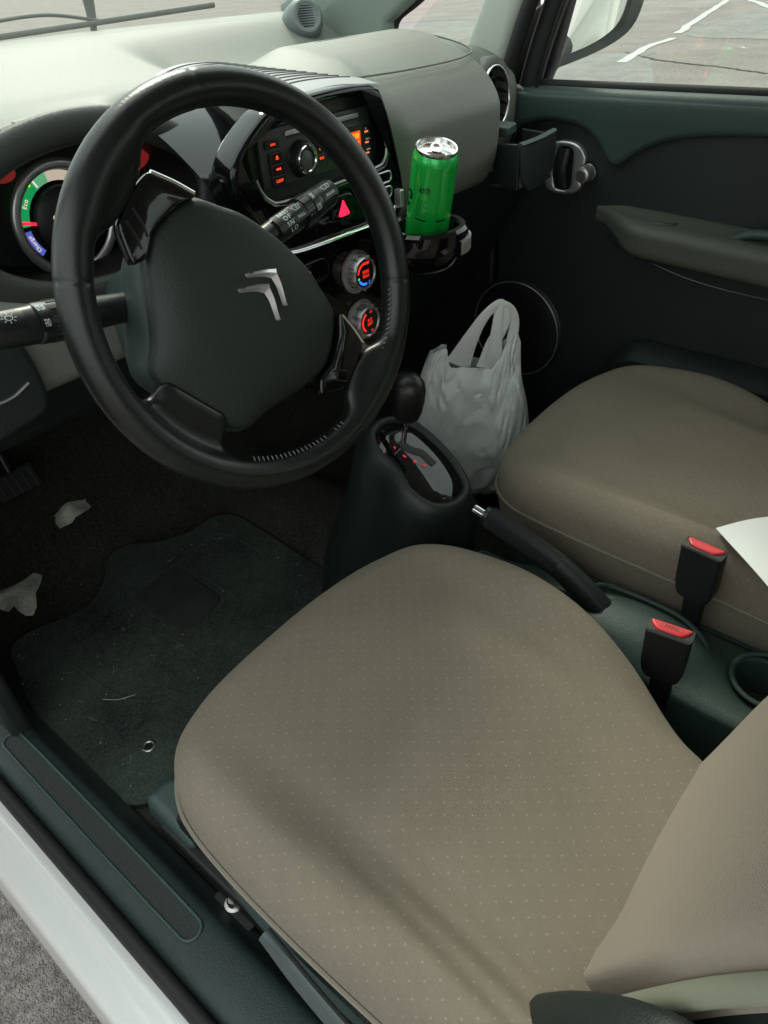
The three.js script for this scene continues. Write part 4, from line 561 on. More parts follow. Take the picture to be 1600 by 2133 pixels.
  part(seat, 'recliner_lever', vtube([[-0.562, 0.628, -0.29], [-0.566, 0.614, -0.24], [-0.567, 0.592, -0.18], [-0.565, 0.565, -0.1]], (t) => [0.007, mix(0.011, 0.026, ss(0, 0.25, t))], { seg: 30, rs: 16 }), mat([0.06, 0.075, 0.08], 0.5, { bumpMap: grain, bumpScale: 0.0003 }), 'long grey seat height lever');
  for (const x of [-0.5, -0.13]) { const rail = part(seat, 'seat_rail', uvm(rbox(0.045, 0.03, 0.62, 0.006).translate(x, 0.405, -0.28)), M.black); part(rail, 'rail_foot', uvm(rbox(0.055, 0.014, 0.07, 0.004).translate(x - 0.012, 0.386, -0.44)), M.black); part(rail, 'rail_bolt', lathe([[0, 0.012], [0.006, 0.012], [0.008, 0.009], [0.008, 0.003], [0.012, 0.002], [0.012, 0]], 20).translate(x - 0.02, 0.393, -0.445), M.steel, 'bright steel rail bolt');
    part(rail, 'rail_cover', uvm(rbox(0.05, 0.055, 0.1, 0.014).rotateX(0.25).translate(x + 0.008, 0.418, -0.575)), M.teal); part(rail, 'rail_tab', uvm(rbox(0.02, 0.075, 0.04, 0.005).translate(x + 0.0, 0.425, -0.535)), M.black); }
  return seat;
}
const seat1 = makeSeat('olive beige front seat with dotted cushion behind the steering wheel');
const seat2 = seat1.clone(); seat2.name = numbered('front_seat'); seat2.position.x += 0.622; for (const c of [...seat2.children]) if (/recliner/.test(c.name)) seat2.remove(c); seat2.userData = { ...seat1.userData, label: 'olive beige front seat beside the passenger door, white paper on it' }; scene.add(seat2);
console.log('seats done');
// ---------------------------------------------------------------- gear console and lever
const gc = thing('gear_console', 'black gear selector console with gloss plate and red gate letters', 'gear console', [0.02, 0.385, -0.62]);
const GT = V(0.006, 0.733, -0.545), gnv = V(0, 0.89, 0.45).normalize(), gfw = V(0.13, 0.45, -0.89).normalize(); const gx = new THREE.Vector3().crossVectors(gfw, gnv).normalize();
const gOut = (hx, hz, h) => smoothPts([[0.75, 0.75], [0.98, 0.2], [0.96, -0.35], [0.68, -0.84], [0, -1], [-0.7, -0.85], [-0.97, -0.4], [-0.86, 0.15], [-0.9, 0.55], [-0.6, 0.9], [0.1, 1]], 96).map((p) => GT.clone().addScaledVector(gx, p.x * hx).addScaledVector(gfw, p.y * hz).addScaledVector(gnv, h));
const flatRing = (cx, y, cz, hx, hz) => smoothPts([[0.75, 0.75], [0.98, 0.2], [0.96, -0.35], [0.68, -0.84], [0, -1], [-0.7, -0.85], [-0.97, -0.4], [-0.86, 0.15], [-0.9, 0.55], [-0.6, 0.9], [0.1, 1]], 96).map((p) => V(cx + p.x * hx, y, cz - p.y * hz));
part(gc, 'console_body', loft([flatRing(0.022, 0.386, -0.62, 0.094, 0.15), flatRing(0.018, 0.48, -0.61, 0.087, 0.14), flatRing(0.016, 0.58, -0.59, 0.08, 0.12), flatRing(0.014, 0.645, -0.57, 0.075, 0.107), gOut(0.068, 0.1, -0.028), gOut(0.062, 0.094, -0.008), gOut(0.056, 0.088, 0.001), gOut(0.051, 0.083, 0.003), gOut(0.047, 0.079, 0.001), gOut(0.0455, 0.0775, -0.004)], true, false), M.plastic, 'black console body with a soft raised rim');
const plate = part(gc, 'gate_plate', loft([gOut(0.0465, 0.0785, -0.006), gOut(0.044, 0.076, -0.0035), gOut(0.03, 0.055, -0.0015), gOut(0.008, 0.015, -0.001)], true, true), M.gloss, 'gloss black gate plate');
const gAt = (x, y, h) => GT.clone().addScaledVector(gx, x).addScaledVector(gfw, y).addScaledVector(gnv, h);
part(plate, 'gate_slot', vtube([[-0.004, 0.042], [-0.002, 0.028], [0.004, 0.018], [0.012, 0.01], [0.014, -0.004], [0.016, -0.016]].map(([x, y]) => gAt(x, y, -0.0004).toArray()), [0.0068, 0.0016], { seg: 30, rs: 12, up: gnv.toArray() }), mat([0.03, 0.032, 0.03], 0.6));
[['P', -0.02, 0.036], ['R', -0.017, 0.017], ['N', -0.009, 0.002], ['D', 0.0, -0.01], ['R', 0.014, 0.055]].forEach(([ch, x, y]) => { const tx = canvasTex(64, 64, (c, w) => { c.fillStyle = '#000'; c.fillRect(0, 0, w, w); c.fillStyle = '#fff'; c.font = 'bold 54px sans-serif'; c.textAlign = 'center'; c.textBaseline = 'middle'; c.fillText(ch, w / 2, w / 2 + 3); }); const g = new THREE.PlaneGeometry(0.0085, 0.0085); put(g, gAt(x, y, 0.0006).toArray(), gx.toArray(), gfw.toArray()); tx.colorSpace = THREE.NoColorSpace; part(plate, 'gate_letter', g, mat([0.2, 0.01, 0.02], 0.5, { emissive: rgb(0.3, 0.008, 0.02), alphaMap: tx, transparent: true })); });
const lever = thing('gear_lever', 'black gear lever knob on a thin chrome shaft', 'gear lever', gAt(-0.002, 0.035, 0).toArray());
part(lever, 'lever_shaft', vtube([gAt(-0.002, 0.035, -0.004).toArray(), [0.002, 0.79, -0.566], [0.001, 0.815, -0.561]], 0.0042, { seg: 10, rs: 14 }), M.chrome);
{ const rings = []; const prof = [[0, 0.003], [0.003, 0.013], [0.008, 0.0175], [0.02, 0.0215], [0.038, 0.024], [0.054, 0.0245], [0.064, 0.0225], [0.071, 0.0165], [0.0745, 0.009], [0.0755, 0.001]];
  for (const [h, r] of prof) rings.push(Array.from({ length: 40 }, (_, i) => { const a = i / 40 * 2 * Math.PI, e = 1 + 0.05 * Math.cos(2 * a); return V(r * 0.95 * e * Math.cos(a), h, r * 1.06 / e * Math.sin(a)); }));
  const g = loft(rings, true, true); g.rotateX(0.1); g.translate(0.0, 0.797, -0.5635); part(lever, 'lever_knob', g, mat([0.008, 0.009, 0.009], 0.26, { bumpMap: leatherT, bumpScale: 0.0002 }), 'rounded black leather knob'); }

// ---------------------------------------------------------------- tunnel console, handbrake, buckles
const tunnel = thing('tunnel_console', 'grey green plastic console between the front seats with round cup well', 'console', [0, 0.38, -0.2]);
{ const f = (x, y, z) => { const q = [Math.abs(x - 0.004) - 0.05, Math.abs(y - 0.49) - 0.095, Math.abs(z + 0.13) - 0.33]; let d = Math.hypot(Math.max(q[0], 0), Math.max(q[1], 0), Math.max(q[2], 0)) + Math.min(Math.max(...q), 0) - 0.016;
    d = smax(d, (y - mix(0.565, 0.604, ss(-0.44, -0.28, z))) * 0.9, 0.02);
    const h = (Math.hypot(x / 0.05, (y - 0.6) / 0.03, (z + 0.19) / 0.1) - 1) * 0.03; d = smin(d, h, 0.02);
    d = smax(d, -Math.max(Math.hypot(x - 0.02, z + 0.028) - 0.041, 0.53 - y), 0.008);
    d = smax(d, -(Math.max(Math.abs(x) - 0.016, Math.abs(z + 0.285) - 0.05, 0.585 - y)), 0.006);
    return d; };
  part(tunnel, 'console_shell', uvm(nets(f, [-0.085, 0.37, -0.5], [0.09, 0.66, 0.24], 0.0045)), M.console, 'grey green console shell');
  part(tunnel, 'console_ridge', vtube([[0.012, 0.632, -0.265], [0.04, 0.621, -0.25], [0.052, 0.614, -0.2], [0.05, 0.612, -0.15], [0.03, 0.61, -0.112], [0.008, 0.606, -0.1], [-0.01, 0.602, -0.098]], [0.004, 0.004], { seg: 40, rs: 8 }), M.console);
  part(tunnel, 'cup_well_rim', vtube(ell(0.0425, 0.0425, 0, 0, 24).map((p) => [0.02 + p.x, 0.6045, -0.028 + p.y]), [0.0035, 0.003], { seg: 70, rs: 8, closed: true }), M.console);
  part(tunnel, 'console_bin', uvm(rbox(0.13, 0.05, 0.16, 0.015).translate(0.004, 0.6, 0.13)), M.console); }
const hb = thing('handbrake', 'black handbrake lever with knurled grip and chrome button', 'handbrake', [0, 0.59, -0.24]);
{ const knurl = dataTex(256, (u, v) => 0.5 + 0.5 * Math.sin((u + v) * 2 * Math.PI * 12) * Math.sin((u - v) * 2 * Math.PI * 12), 0.04);
  part(hb, 'handbrake_arm', vtube([[0.001, 0.598, -0.225], [0.001, 0.628, -0.26], [0.001, 0.655, -0.305], [0.001, 0.66, -0.315]], (t) => [mix(0.017, 0.0145, t), mix(0.021, 0.0165, t)], { seg: 24, rs: 20 }), M.plastic);
  part(hb, 'grip', vtube([[0.001, 0.656, -0.308], [0.001, 0.672, -0.36], [0.001, 0.683, -0.405], [0.001, 0.6865, -0.42]], (t) => { const e = t > 0.95 ? 0.92 : 1; return [0.0158 * e, 0.0182 * e]; }, { seg: 40, rs: 28 }), mat([0.013, 0.018, 0.018], 0.42, { bumpMap: knurl, bumpScale: 0.0012 }), 'knurled black grip');
  part(hb, 'grip_collar', vtube([[0.001, 0.6863, -0.419], [0.001, 0.688, -0.4265]], [0.0135, 0.0155], { seg: 4, rs: 24 }), M.satin);
  part(hb, 'release_button', vtube([[0.001, 0.688, -0.426], [0.001, 0.692, -0.444]], 0.0072, { seg: 4, rs: 20 }), M.chrome, 'chrome release button'); }
function buckle(o, yaw, label, press) {
  const b = thing('seat_belt_buckle', label, 'buckle', [o[0], o[1] - 0.11, o[2]], 'seat belt buckles'); const Y = [-0.05, 1, 0.1], X = [Math.sin(yaw), 0.03, Math.cos(yaw)];
  const w = 0.05, h = 0.082, d = 0.023, pl = (g) => put(g, o, X, Y);   // local x: along the buckle, y: up, z: across
  part(b, 'buckle_body', uvm(pl(ext(smoothPts([[-w / 2, h / 2], [w / 2, h / 2], [w / 2, h / 2 - 0.004], [w / 2 * 0.98, -h * 0.2], [w / 2 * 0.84, -h / 2 + 0.006], [w / 2 * 0.6, -h / 2], [-w / 2 * 0.6, -h / 2], [-w / 2 * 0.84, -h / 2 + 0.006], [-w / 2 * 0.98, -h * 0.2], [-w / 2, h / 2 - 0.004]], 60, true, 0.2).map((p) => V2(p.x, p.y)), d, 0.004).translate(0, 0, d / 2))), mat([0.01, 0.011, 0.011], 0.5, { bumpMap: grain, bumpScale: 0.0003 }));
  part(b, 'buckle_stalk', uvm(pl(rbox(0.026, 0.09, 0.012, 0.004).translate(0.002, -h / 2 - 0.035, 0))), M.black);
  const red = part(b, 'release_button', uvm(pl(ext(smoothPts([[-0.021, 0.0055], [0.021, 0.0055], [0.021, 0], [0.013, -0.0075], [-0.013, -0.0075], [-0.021, 0]], 48, true, 0.25).map((p) => V2(p.x, p.y)), 0.007, 0.002).rotateX(-Math.PI / 2).translate(0, h / 2 + 0.0028, -0.001))), M.red, 'red release button');
  if (press) { const tx = canvasTex(256, 64, (c, W, H) => { c.fillStyle = '#b83438'; c.fillRect(0, 0, W, H); c.fillStyle = '#3a0b0d'; c.font = 'bold 52px sans-serif'; c.textAlign = 'center'; c.textBaseline = 'middle'; c.fillText('PRESS', W / 2, H / 2 + 2); }); part(red, 'button_lettering', pl(new THREE.PlaneGeometry(0.026, 0.0062).rotateX(-Math.PI / 2).translate(0.001, h / 2 + 0.0032, -0.0012)), new THREE.MeshPhysicalMaterial({ map: tx, roughness: 0.4, side: THREE.DoubleSide })); } }
buckle([-0.066, 0.662, -0.132], 0.12, 'black seat belt buckle with red button lettered PRESS', true);
buckle([0.052, 0.694, -0.1445], -0.1, 'black seat belt buckle with plain red button against the passenger cushion', false);

// ---------------------------------------------------------------- floor mat and what lies on the floor
const fmat = thing('floor_mat', 'worn dark floor mat with heel pad and metal eyelet', 'floor mat', [-0.26, 0.376, -0.9]);
{ const outl = smoothPts([[-0.53, -0.7], [-0.515, -0.672], [-0.48, -0.652], [-0.3, -0.645], [-0.05, -0.65], [-0.01, -0.67], [0.0, -0.72], [0.006, -0.85], [0.018, -1.03], [0.012, -1.075], [-0.02, -1.1], [-0.08, -1.1], [-0.14, -1.13], [-0.19, -1.175], [-0.235, -1.165], [-0.27, -1.12], [-0.32, -1.085], [-0.37, -1.085], [-0.43, -1.105], [-0.475, -1.1], [-0.492, -1.05], [-0.52, -0.93], [-0.534, -0.8]], 150);
  const lay = (pts, t, b, y) => uvm(put(ext(pts.map((p) => V2(p.x ?? p[0], -(p.y ?? p[1]))), t, b), [0, y, 0], [1, 0, 0], [0, 0, -1]));
  part(fmat, 'mat_carpet', lay(outl, 0.01, 0.003, 0.3845), M.matFabric, 'dusty dark carpet of the mat');
  part(fmat, 'mat_edging', vtube(outl.filter((_, i) => i % 2 === 0).map((p) => [p.x, 0.3815, p.y]), [0.004, 0.0035], { seg: 200, rs: 8, closed: true }), M.matFabric);
  const pad = smoothPts([[-0.268, -1.01], [-0.25, -1.027], [-0.19, -1.028], [-0.168, -1.012], [-0.168, -0.905], [-0.185, -0.882], [-0.245, -0.876], [-0.266, -0.895]], 60);
  const hp = part(fmat, 'heel_pad', lay(pad, 0.005, 0.0015, 0.3885), mat([1, 1, 1], 0.9, { map: blotch([0.02, 0.025, 0.025], 0.5, 0.2, 0.45), bumpMap: fine, bumpScale: 0.001 }), 'smoother dark heel pad');
  for (const q of [[[-0.285, -1.03], [-0.17, -1.045], [-0.15, -1.0], [-0.148, -0.87]], [[-0.42, -1.0], [-0.33, -1.01], [-0.29, -0.9], [-0.285, -0.8]], [[-0.43, -0.98], [-0.42, -0.86], [-0.38, -0.79], [-0.29, -0.79], [-0.15, -0.86]], [[-0.148, -1.04], [-0.05, -1.05], [-0.03, -0.98], [-0.05, -0.87], [-0.15, -0.86]]]) part(fmat, 'pressed_seam', vtube(smoothPts(q, 20, false).map((p) => [p.x, 0.3842, p.y]), [0.004, 0.0014], { seg: 40, rs: 6 }), M.matFabric);
  part(fmat, 'torn_crease', vtube(jag([[-0.39, -0.985], [-0.345, -0.96], [-0.325, -0.905], [-0.28, -0.865], [-0.255, -0.875]], 24, 0.004, 41).map((p) => [p[0], 0.384, p[1]]), [0.0022, 0.001], { seg: 60, rs: 6 }), M.carpet);
  part(fmat, 'eyelet', vtube(ell(0.0085, 0.0085, 0, 0, 16).map((p) => [-0.447 + p.x, 0.3858, -0.73 + p.y]), [0.0022, 0.0016], { seg: 40, rs: 8, closed: true }), M.steel, 'round metal eyelet');
  part(fmat, 'eyelet_hole', new THREE.CircleGeometry(0.0065, 24).rotateX(-Math.PI / 2).translate(-0.447, 0.3852, -0.73), M.black); }
{ const r = rng(77), gs = []; for (let i = 0; i < 260; i++) { const x = mix(-0.53, 0.01, r()), z = mix(-1.15, -0.55, r()), s = 0.0003 + 0.001 * r() ** 3; const g = new THREE.IcosahedronGeometry(s, 0); g.scale(1 + r() * 1.5, 0.5, 1); g.rotateY(r() * 6); g.translate(x, 0.3855 + (z < -1.1 ? 0.002 : 0), z); gs.push(g); }
  for (let i = 0; i < 22; i++) { const x = mix(-0.5, 0, r()), z = mix(-1.08, -0.62, r()), a = r() * 6.3, l = 0.006 + 0.014 * r(); gs.push(vtube([[x, 0.3856, z], [x + l * Math.cos(a) * 0.5, 0.3864, z + l * Math.sin(a) * 0.5 + 0.002], [x + l * Math.cos(a), 0.3856, z + l * Math.sin(a)]], 0.00025, { seg: 6, rs: 4 })); }
  gs.push(vtube([[-0.44, 0.386, -0.865], [-0.425, 0.387, -0.843], [-0.402, 0.386, -0.83]], 0.0005, { seg: 10, rs: 5 }));
  const m = new THREE.Mesh(join(gs), mat([0.38, 0.38, 0.34], 0.9)); m.name = 'floor_crumbs'; m.userData = { label: 'pale crumbs, hairs and grit scattered over the floor mat', category: 'litter', kind: 'stuff' }; m.castShadow = m.receiveShadow = true; scene.add(m); }
function litter(name, label, c, sx, sz, seed, yaw, slope) { const r = rng(seed), n = vnoise(seed, 6), N = 14, P = [], I = [], UV = []; const corner = [0, 5, 11, 17], rad = Array.from({ length: 24 }, (_, k) => { const q = Math.min(...corner.map((c) => Math.min(Math.abs(k - c), 24 - Math.abs(k - c)))); return 1 - 0.13 * q + 0.08 * r(); });
  for (let j = 0; j <= N; j++) for (let i = 0; i < 24; i++) { const a = i / 24 * 2 * Math.PI, q = j / N * rad[i], x = sx * q * Math.cos(a), z = sz * q * Math.sin(a), h = 0.018 * (n(0.5 + x * 5, 0.5 + z * 5)) + 0.05 * Math.max(0, Math.abs(x * 0.8 + z * 0.6) - sx * 0.3); P.push(x, h, z); UV.push(x, z); }
  for (let j = 0; j < N; j++) for (let i = 0; i < 24; i++) { const k = j * 24 + i, b = j * 24 + (i + 1) % 24; I.push(k, b, k + 24, b, b + 24, k + 24); }
  const g = new THREE.BufferGeometry(); g.setAttribute('position', new THREE.Float32BufferAttribute(P, 3)); g.setAttribute('uv', new THREE.Float32BufferAttribute(UV, 2)); g.setIndex(I); g.computeVertexNormals(); const f = creased(g, 0.25); f.rotateY(yaw); f.rotateX(slope); const m = new THREE.Mesh(f, M.oldPaper); m.name = numbered(name); m.position.set(...c); m.castShadow = m.receiveShadow = true; m.userData = { label, category: 'litter', group: 'scraps on the footwell carpet' }; scene.add(m); }
litter('paper_scrap', 'pale torn paper scrap lying high on the footwell carpet', [-0.232, 0.462, -1.268], 0.055, 0.04, 51, 0.5, 0.3);
litter('paper_scrap', 'larger dirty crumpled paper scrap beside the footwell edge', [-0.4, 0.4, -1.2], 0.07, 0.045, 52, 1.2, 0.2);
const pedal = thing('brake_pedal', 'black rubber brake pedal deep in the dark footwell', 'pedal', [-0.31, 0.56, -1.26]);
part(pedal, 'pedal_pad', uvm(rbox(0.085, 0.05, 0.014, 0.006).rotateX(-0.5).translate(-0.31, 0.585, -1.25)), M.rubber);
for (let i = 0; i < 5; i++) part(pedal, 'pad_rib', uvm(rbox(0.004, 0.04, 0.006, 0.0015).rotateX(-0.5).translate(-0.34 + i * 0.015, 0.588, -1.241)), M.satin);
part(pedal, 'pedal_arm', vtube([[-0.31, 0.6, -1.262], [-0.31, 0.72, -1.29], [-0.31, 0.86, -1.27]], 0.009, { seg: 16, rs: 10 }), M.satin);

// ---------------------------------------------------------------- carrier bag in the passenger footwell
const bag = thing('plastic_bag', 'thin white plastic carrier bag standing in the passenger footwell', 'bag', [0.4, 0.385, -0.7]);
{ const br = V(0.64, 0, 0.768).normalize(), bd = V(-0.768, 0, 0.64).normalize(), B = V(0.4, 0.4, -0.7), n1 = vnoise(61, 7), n2 = vnoise(62, 18);
  const at = (s, y, d) => B.clone().addScaledVector(br, s).addScaledVector(bd, d).add(V(0, y, 0));
  const L = [[0, -0.1], [0.02, -0.122], [0.08, -0.136], [0.15, -0.137], [0.2, -0.131], [0.25, -0.12], [0.3, -0.104], [0.335, -0.086]], Rr = [[0, 0.08], [0.02, 0.1], [0.08, 0.112], [0.15, 0.104], [0.2, 0.096], [0.25, 0.083], [0.3, 0.078], [0.335, 0.076]], Tk = [[0, 0.045], [0.03, 0.066], [0.1, 0.07], [0.2, 0.052], [0.27, 0.028], [0.335, 0.006]];
  const rings = []; for (let i = 0; i <= 46; i++) { const t = i / 46; rings.push(Array.from({ length: 96 }, (_, k) => { const a = k / 96 * 2 * Math.PI, c = Math.cos(a), sn = Math.sin(a);
      // the top edge dips between the shoulders, where the handles are cut out
      const u = 0.5 - 0.5 * c; const top = lin(u, [[0, 0.315], [0.2, 0.322], [0.32, 0.29], [0.5, 0.288], [0.62, 0.28], [0.75, 0.318], [0.85, 0.338], [0.93, 0.345], [1, 0.325]].map((p) => [1 - p[0], p[1]]).reverse());
      const y = t * top, l = lin(y, L), r = lin(y, Rr), th = lin(y, Tk), e = 0.75, cx = Math.sign(c) * Math.abs(c) ** e, sx = Math.sign(sn) * Math.abs(sn) ** 1.0, s = mix(l, r, 0.5 + 0.5 * cx);
      const fold = 0.01 * (Math.abs(n1(u * 0.9 + y * 0.9, y * 1.3 + (sn > 0 ? 0 : 0.5)) - 0.5) - 0.25) * 2 + 0.006 * (Math.abs(n2(u + y * 1.4, y * 1.5 - u * 0.6) - 0.5) - 0.25) * 2;
      return at(s, y, sx * th + fold * (0.5 + Math.abs(sn))); })); }
  part(bag, 'bag_body', loft(rings, true, false, true, 0.5), mat([0.93, 0.985, 0.955], 0.34, { transmission: 0.05, thickness: 0 }), 'translucent white bag body');
  const rib = (pts, w) => vtube(pts.map(([s, y, d]) => at(s, y, d).toArray()), (t) => [w(t), 0.0022 + 0.002 * Math.sin(t * 9) ** 2], { seg: 50, rs: 14, up: bd.toArray() });
  const hm = mat([0.95, 0.97, 0.96], 0.36, { transmission: 0.06, thickness: 0 });
  part(bag, 'bag_handle', rib([[-0.045, 0.29, 0.012], [-0.02, 0.345, 0.014], [0.002, 0.382, 0.012], [0.022, 0.4, 0.006], [0.036, 0.403, 0.0], [0.043, 0.37, 0.004], [0.024, 0.33, 0.008], [0.016, 0.28, 0.012]], (t) => 0.0085 + 0.017 * (Math.abs(t - 0.5) * 2) ** 3), hm);
  part(bag, 'bag_handle', rib([[0.058, 0.28, 0.004], [0.06, 0.33, -0.002], [0.062, 0.37, -0.004], [0.052, 0.392, -0.002], [0.036, 0.4, 0.002], [0.028, 0.36, 0.012], [0.025, 0.31, 0.014], [0.022, 0.275, 0.01]], (t) => 0.0085 + 0.014 * (Math.abs(t - 0.45) * 1.9) ** 3), hm); }

// ---------------------------------------------------------------- cup holder, can, folding tray, paper
const HC = V(0.104, 1.03, -0.602);
const cup = thing('cup_holder', 'gloss black pull out cup holder on the dashboard holding the can', 'cup holder', [HC.x, 0.97, HC.z]);
part(cup, 'holder_ring', lathe([[0.043, -0.012], [0.044, 0.003], [0.0465, 0.006], [0.053, 0.006], [0.057, 0.002], [0.058, -0.012], [0.056, -0.022], [0.043, -0.022], [0.043, -0.012]], 72).translate(HC.x, HC.y, HC.z), M.gloss, 'gloss black ring');
part(cup, 'holder_cup', lathe([[0, -0.05], [0.032, -0.05], [0.04, -0.044], [0.05, -0.026], [0.053, -0.02], [0.046, -0.02], [0.037, -0.04], [0, -0.045]], 64).translate(HC.x, HC.y, HC.z), M.gloss);
part(cup, 'holder_bracket', uvm(rbox(0.085, 0.032, 0.075, 0.008).translate(HC.x + 0.01, HC.y - 0.03, HC.z - 0.073)), M.gloss);
{ const arc = (a0, a1, y0, y1, r) => { const rows = []; for (const [y, rr] of [[y0, r - 0.004], [y0, r], [y1, r - 0.001], [y1, r - 0.006]]) rows.push(Array.from({ length: 17 }, (_, i) => { const a = mix(a0, a1, i / 16); return V(HC.x + rr * Math.cos(a), HC.y + y, HC.z + rr * Math.sin(a)); })); return loft(rows, false, false, false); };
  const a0 = 0.75, a1 = 1.6; const ins = part(cup, 'ribbed_insert', arc(a0, a1, -0.008, -0.026, 0.06), M.steel, 'ribbed silver insert');
  for (let i = 0; i < 18; i++) { const a = mix(a0 + 0.03, a1 - 0.03, i / 17); part(ins, 'insert_rib', put(rbox(0.0014, 0.0165, 0.002, 0.0005, 1), [HC.x + 0.0602 * Math.cos(a), HC.y - 0.017, HC.z + 0.0602 * Math.sin(a)], [-Math.sin(a), 0, Math.cos(a)], [0, 1, 0]), M.silver); }
  part(cup, 'silver_tab', arc(0.25, 0.6, -0.004, -0.026, 0.0595), M.silver); }
const CA = V(-0.11, 0.963, 0.247).normalize(), CL = V(0.0994, 1.1316, -0.5786), CB = CL.clone().addScaledVector(CA, -0.145), toCam = V(-0.79, 0.19, 0.585); const cz = toCam.clone().addScaledVector(CA, -toCam.dot(CA)).normalize(), cxv = new THREE.Vector3().crossVectors(CA, cz);
const canF = (g) => put(g, CB.toArray(), cxv.toArray(), CA.toArray());
const can = thing('drink_can', 'open green drink can with black print leaning in the cup holder', 'can', CB.toArray());
{ const tx = canvasTex(1024, 640, (c, W, H) => { c.fillStyle = '#1fd055'; c.fillRect(0, 0, W, H); c.fillStyle = '#16b845'; c.fillRect(W * 0.36, 0, W * 0.4, H);
    c.fillStyle = '#05140a'; c.textBaseline = 'middle'; c.textAlign = 'center'; c.font = 'italic bold 210px serif'; c.fillText('e', W * 0.285, H * 0.36);
    // small emblem of strokes, two dark rules, blocks of small print, pale code field
    c.strokeStyle = '#06240f'; c.lineWidth = 7; const ex = W * 0.44, ey = H * 0.24; for (const [a, b, d, e] of [[-34, 6, -6, -10], [-20, -26, -8, 22], [-34, 20, -12, 4], [4, -22, 2, 18], [2, -4, 22, -8], [18, -20, 20, 16], [24, -24, 52, -10], [36, -30, 34, 20], [44, -14, 50, 20]]) { c.beginPath(); c.moveTo(ex + a, ey + b); c.lineTo(ex + d, ey + e); c.stroke(); }
    c.fillStyle = '#052a10'; c.fillRect(W * 0.4, H * 0.55, W * 0.085, 12); c.fillRect(W * 0.56, H * 0.55, W * 0.075, 12);
    const r = rng(91); c.fillStyle = 'rgba(6,52,22,0.8)'; for (let k = 0; k < 34; k++) { const y = H * 0.34 + k * 11.5; if (Math.abs(y - H * 0.555) < 14) continue; let x = W * 0.4; const e = x + W * (0.05 + 0.04 * r()); while (x < e) { const w = 3 + 9 * r(); c.fillRect(x, y, w, 4.5); x += w + 4; } } for (let k = 0; k < 16; k++) { const y = H * 0.6 + k * 11; let x = W * 0.56; const e = x + W * (0.04 + 0.035 * r()); while (x < e) { const w = 3 + 9 * r(); c.fillRect(x, y, w, 4); x += w + 4; } }
    c.fillStyle = '#b9c8bc'; c.fillRect(W * 0.29, H * 0.87, W * 0.1, H * 0.1); c.fillStyle = '#5d7a66'; for (let k = 0; k < 14; k++) c.fillRect(W * 0.295 + k * 7, H * 0.885, 3, H * 0.07); });
  const green = new THREE.MeshPhysicalMaterial({ map: tx, roughness: 0.28, metalness: 0.2, clearcoat: 0.5, clearcoatRoughness: 0.1, side: THREE.DoubleSide });
  part(can, 'can_wall', canF(new THREE.LatheGeometry([V2(0.029, 0.01), V2(0.029, 0.05), V2(0.029, 0.09), V2(0.029, 0.131)], 64, Math.PI, Math.PI * 2)), green, 'green printed wall');
  part(can, 'can_shoulder', canF(lathe([[0.029, 0.131], [0.0288, 0.1335], [0.028, 0.1365], [0.0265, 0.1395], [0.0256, 0.1415]], 64)), mat([0.02, 0.58, 0.1], 0.24, { metalness: 0.25, clearcoat: 0.5 }));
  part(can, 'can_base', canF(lathe([[0, 0.006], [0.018, 0.003], [0.021, 0], [0.0235, 0.001], [0.0285, 0.007], [0.029, 0.01]], 48)), M.alu);
  const lid = part(can, 'can_lid', canF(lathe([[0, 0.1405], [0.0195, 0.1405], [0.0215, 0.1395], [0.0228, 0.1425], [0.0238, 0.1455], [0.0252, 0.1465], [0.0262, 0.1455], [0.0262, 0.1435], [0.0254, 0.1415]], 64)), M.alu, 'aluminium lid');
  part(lid, 'can_mouth', canF(put(ext(smoothPts([[-0.011, -0.0075], [-0.004, -0.0055], [0.004, -0.0055], [0.011, -0.0075], [0.0095, -0.0135], [0, -0.0165], [-0.0095, -0.0135]], 40).map((p) => V2(p.x, p.y)), 0.0006, 0.0001), [0, 0.1412, 0], [1, 0, 0], [0, 0, -1])), mat([0.03, 0.012, 0.016], 0.6));
  part(lid, 'pull_tab', canF(put(ext(smoothPts([[-0.006, -0.006], [0, -0.0075], [0.006, -0.006], [0.0075, 0.003], [0.0068, 0.012], [0, 0.0155], [-0.0068, 0.012], [-0.0075, 0.003]], 40).map((p) => V2(p.x, p.y)), 0.0014, 0.0005, [ell(0.0042, 0.004, 0, 0.009, 20)]), [0, 0.1432, 0], [1, 0, 0], [0, 0, -1])), M.alu); }
const tray = thing('folding_tray', 'open black folding cup tray below the side vent', 'tray', [0.455, 0.99, -0.668]);
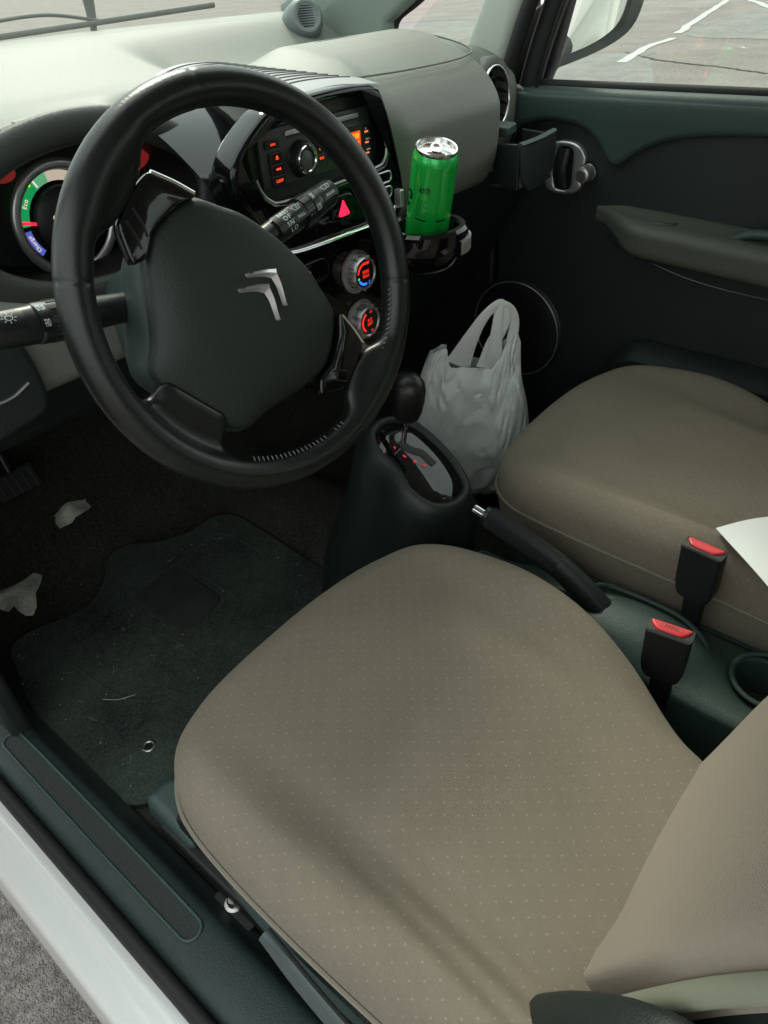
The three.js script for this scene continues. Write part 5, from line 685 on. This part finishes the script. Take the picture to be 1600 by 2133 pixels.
{ const w = 0.006; const wall = (pts, o, X, Y) => uvm(put(ext(pts, w, 0.0022), o, X, Y));
  part(tray, 'front_wall', wall(smoothPts([[0, 0.002], [0.02, 0.004], [0.1, 0.004], [0.108, 0.0], [0.108, -0.025], [0.1, -0.05], [0.07, -0.068], [0.02, -0.07], [0.002, -0.05]], 60, true, 0.3).map((p) => V2(p.x, p.y)), [0.397, 1.072, -0.633], [1, 0.03, 0], [0, 1, -0.08]), M.plastic, 'curved front wall');
  part(tray, 'rim_lip', vtube([[0.397, 1.075, -0.637], [0.45, 1.0775, -0.632], [0.503, 1.079, -0.637]], [0.006, 0.0035], { seg: 16, rs: 10 }), M.teal);
  part(tray, 'side_wall', wall([[0, 0], [0.066, 0.0], [0.066, -0.068], [0.02, -0.068], [0.0, -0.03]], [0.503, 1.075, -0.638], [0.25, 0, -1], [0, 1, 0]), M.plastic);
  part(tray, 'side_wall', wall([[0, 0.002], [0.062, -0.004], [0.062, -0.068], [0.0, -0.066]], [0.403, 1.074, -0.637], [0.3, 0, -1], [0, 1, 0]), M.plastic);
  part(tray, 'tray_floor', uvm(rbox(0.1, 0.006, 0.06, 0.002).translate(0.458, 1.008, -0.668)), M.plastic);
  part(tray, 'hinge_arm', uvm(rbox(0.03, 0.016, 0.05, 0.004).rotateZ(0.15).translate(0.435, 1.088, -0.7)), M.teal); }
const sheet = thing('paper_sheet', 'blank white paper sheet lying on the passenger cushion', 'paper', [0.17, 0.7, -0.05]);
{ const rows = [], o = V2(0.112, -0.152), d1 = V2(0.79, 0.613), d2 = V2(-0.69, 0.72); for (let j = 0; j <= 14; j++) rows.push(Array.from({ length: 15 }, (_, i) => { const p = o.clone().addScaledVector(d1, 0.2 * i / 14).addScaledVector(d2, 0.2 * j / 14), y = 0.722 + 0.01 * ss(0, 14, j) + 0.004 * Math.sin(i * 0.5 + j * 0.25); return V(p.x, y, p.y); }));
  const rows2 = rows.map((r) => r.map((p) => p.clone().add(V(0, 0.0004, 0)))); part(sheet, 'sheet', join([loft(rows, false, false, false), loft(rows2, false, false, false)]), M.paper); }
console.log('all done');
renderer.render(scene, camera);
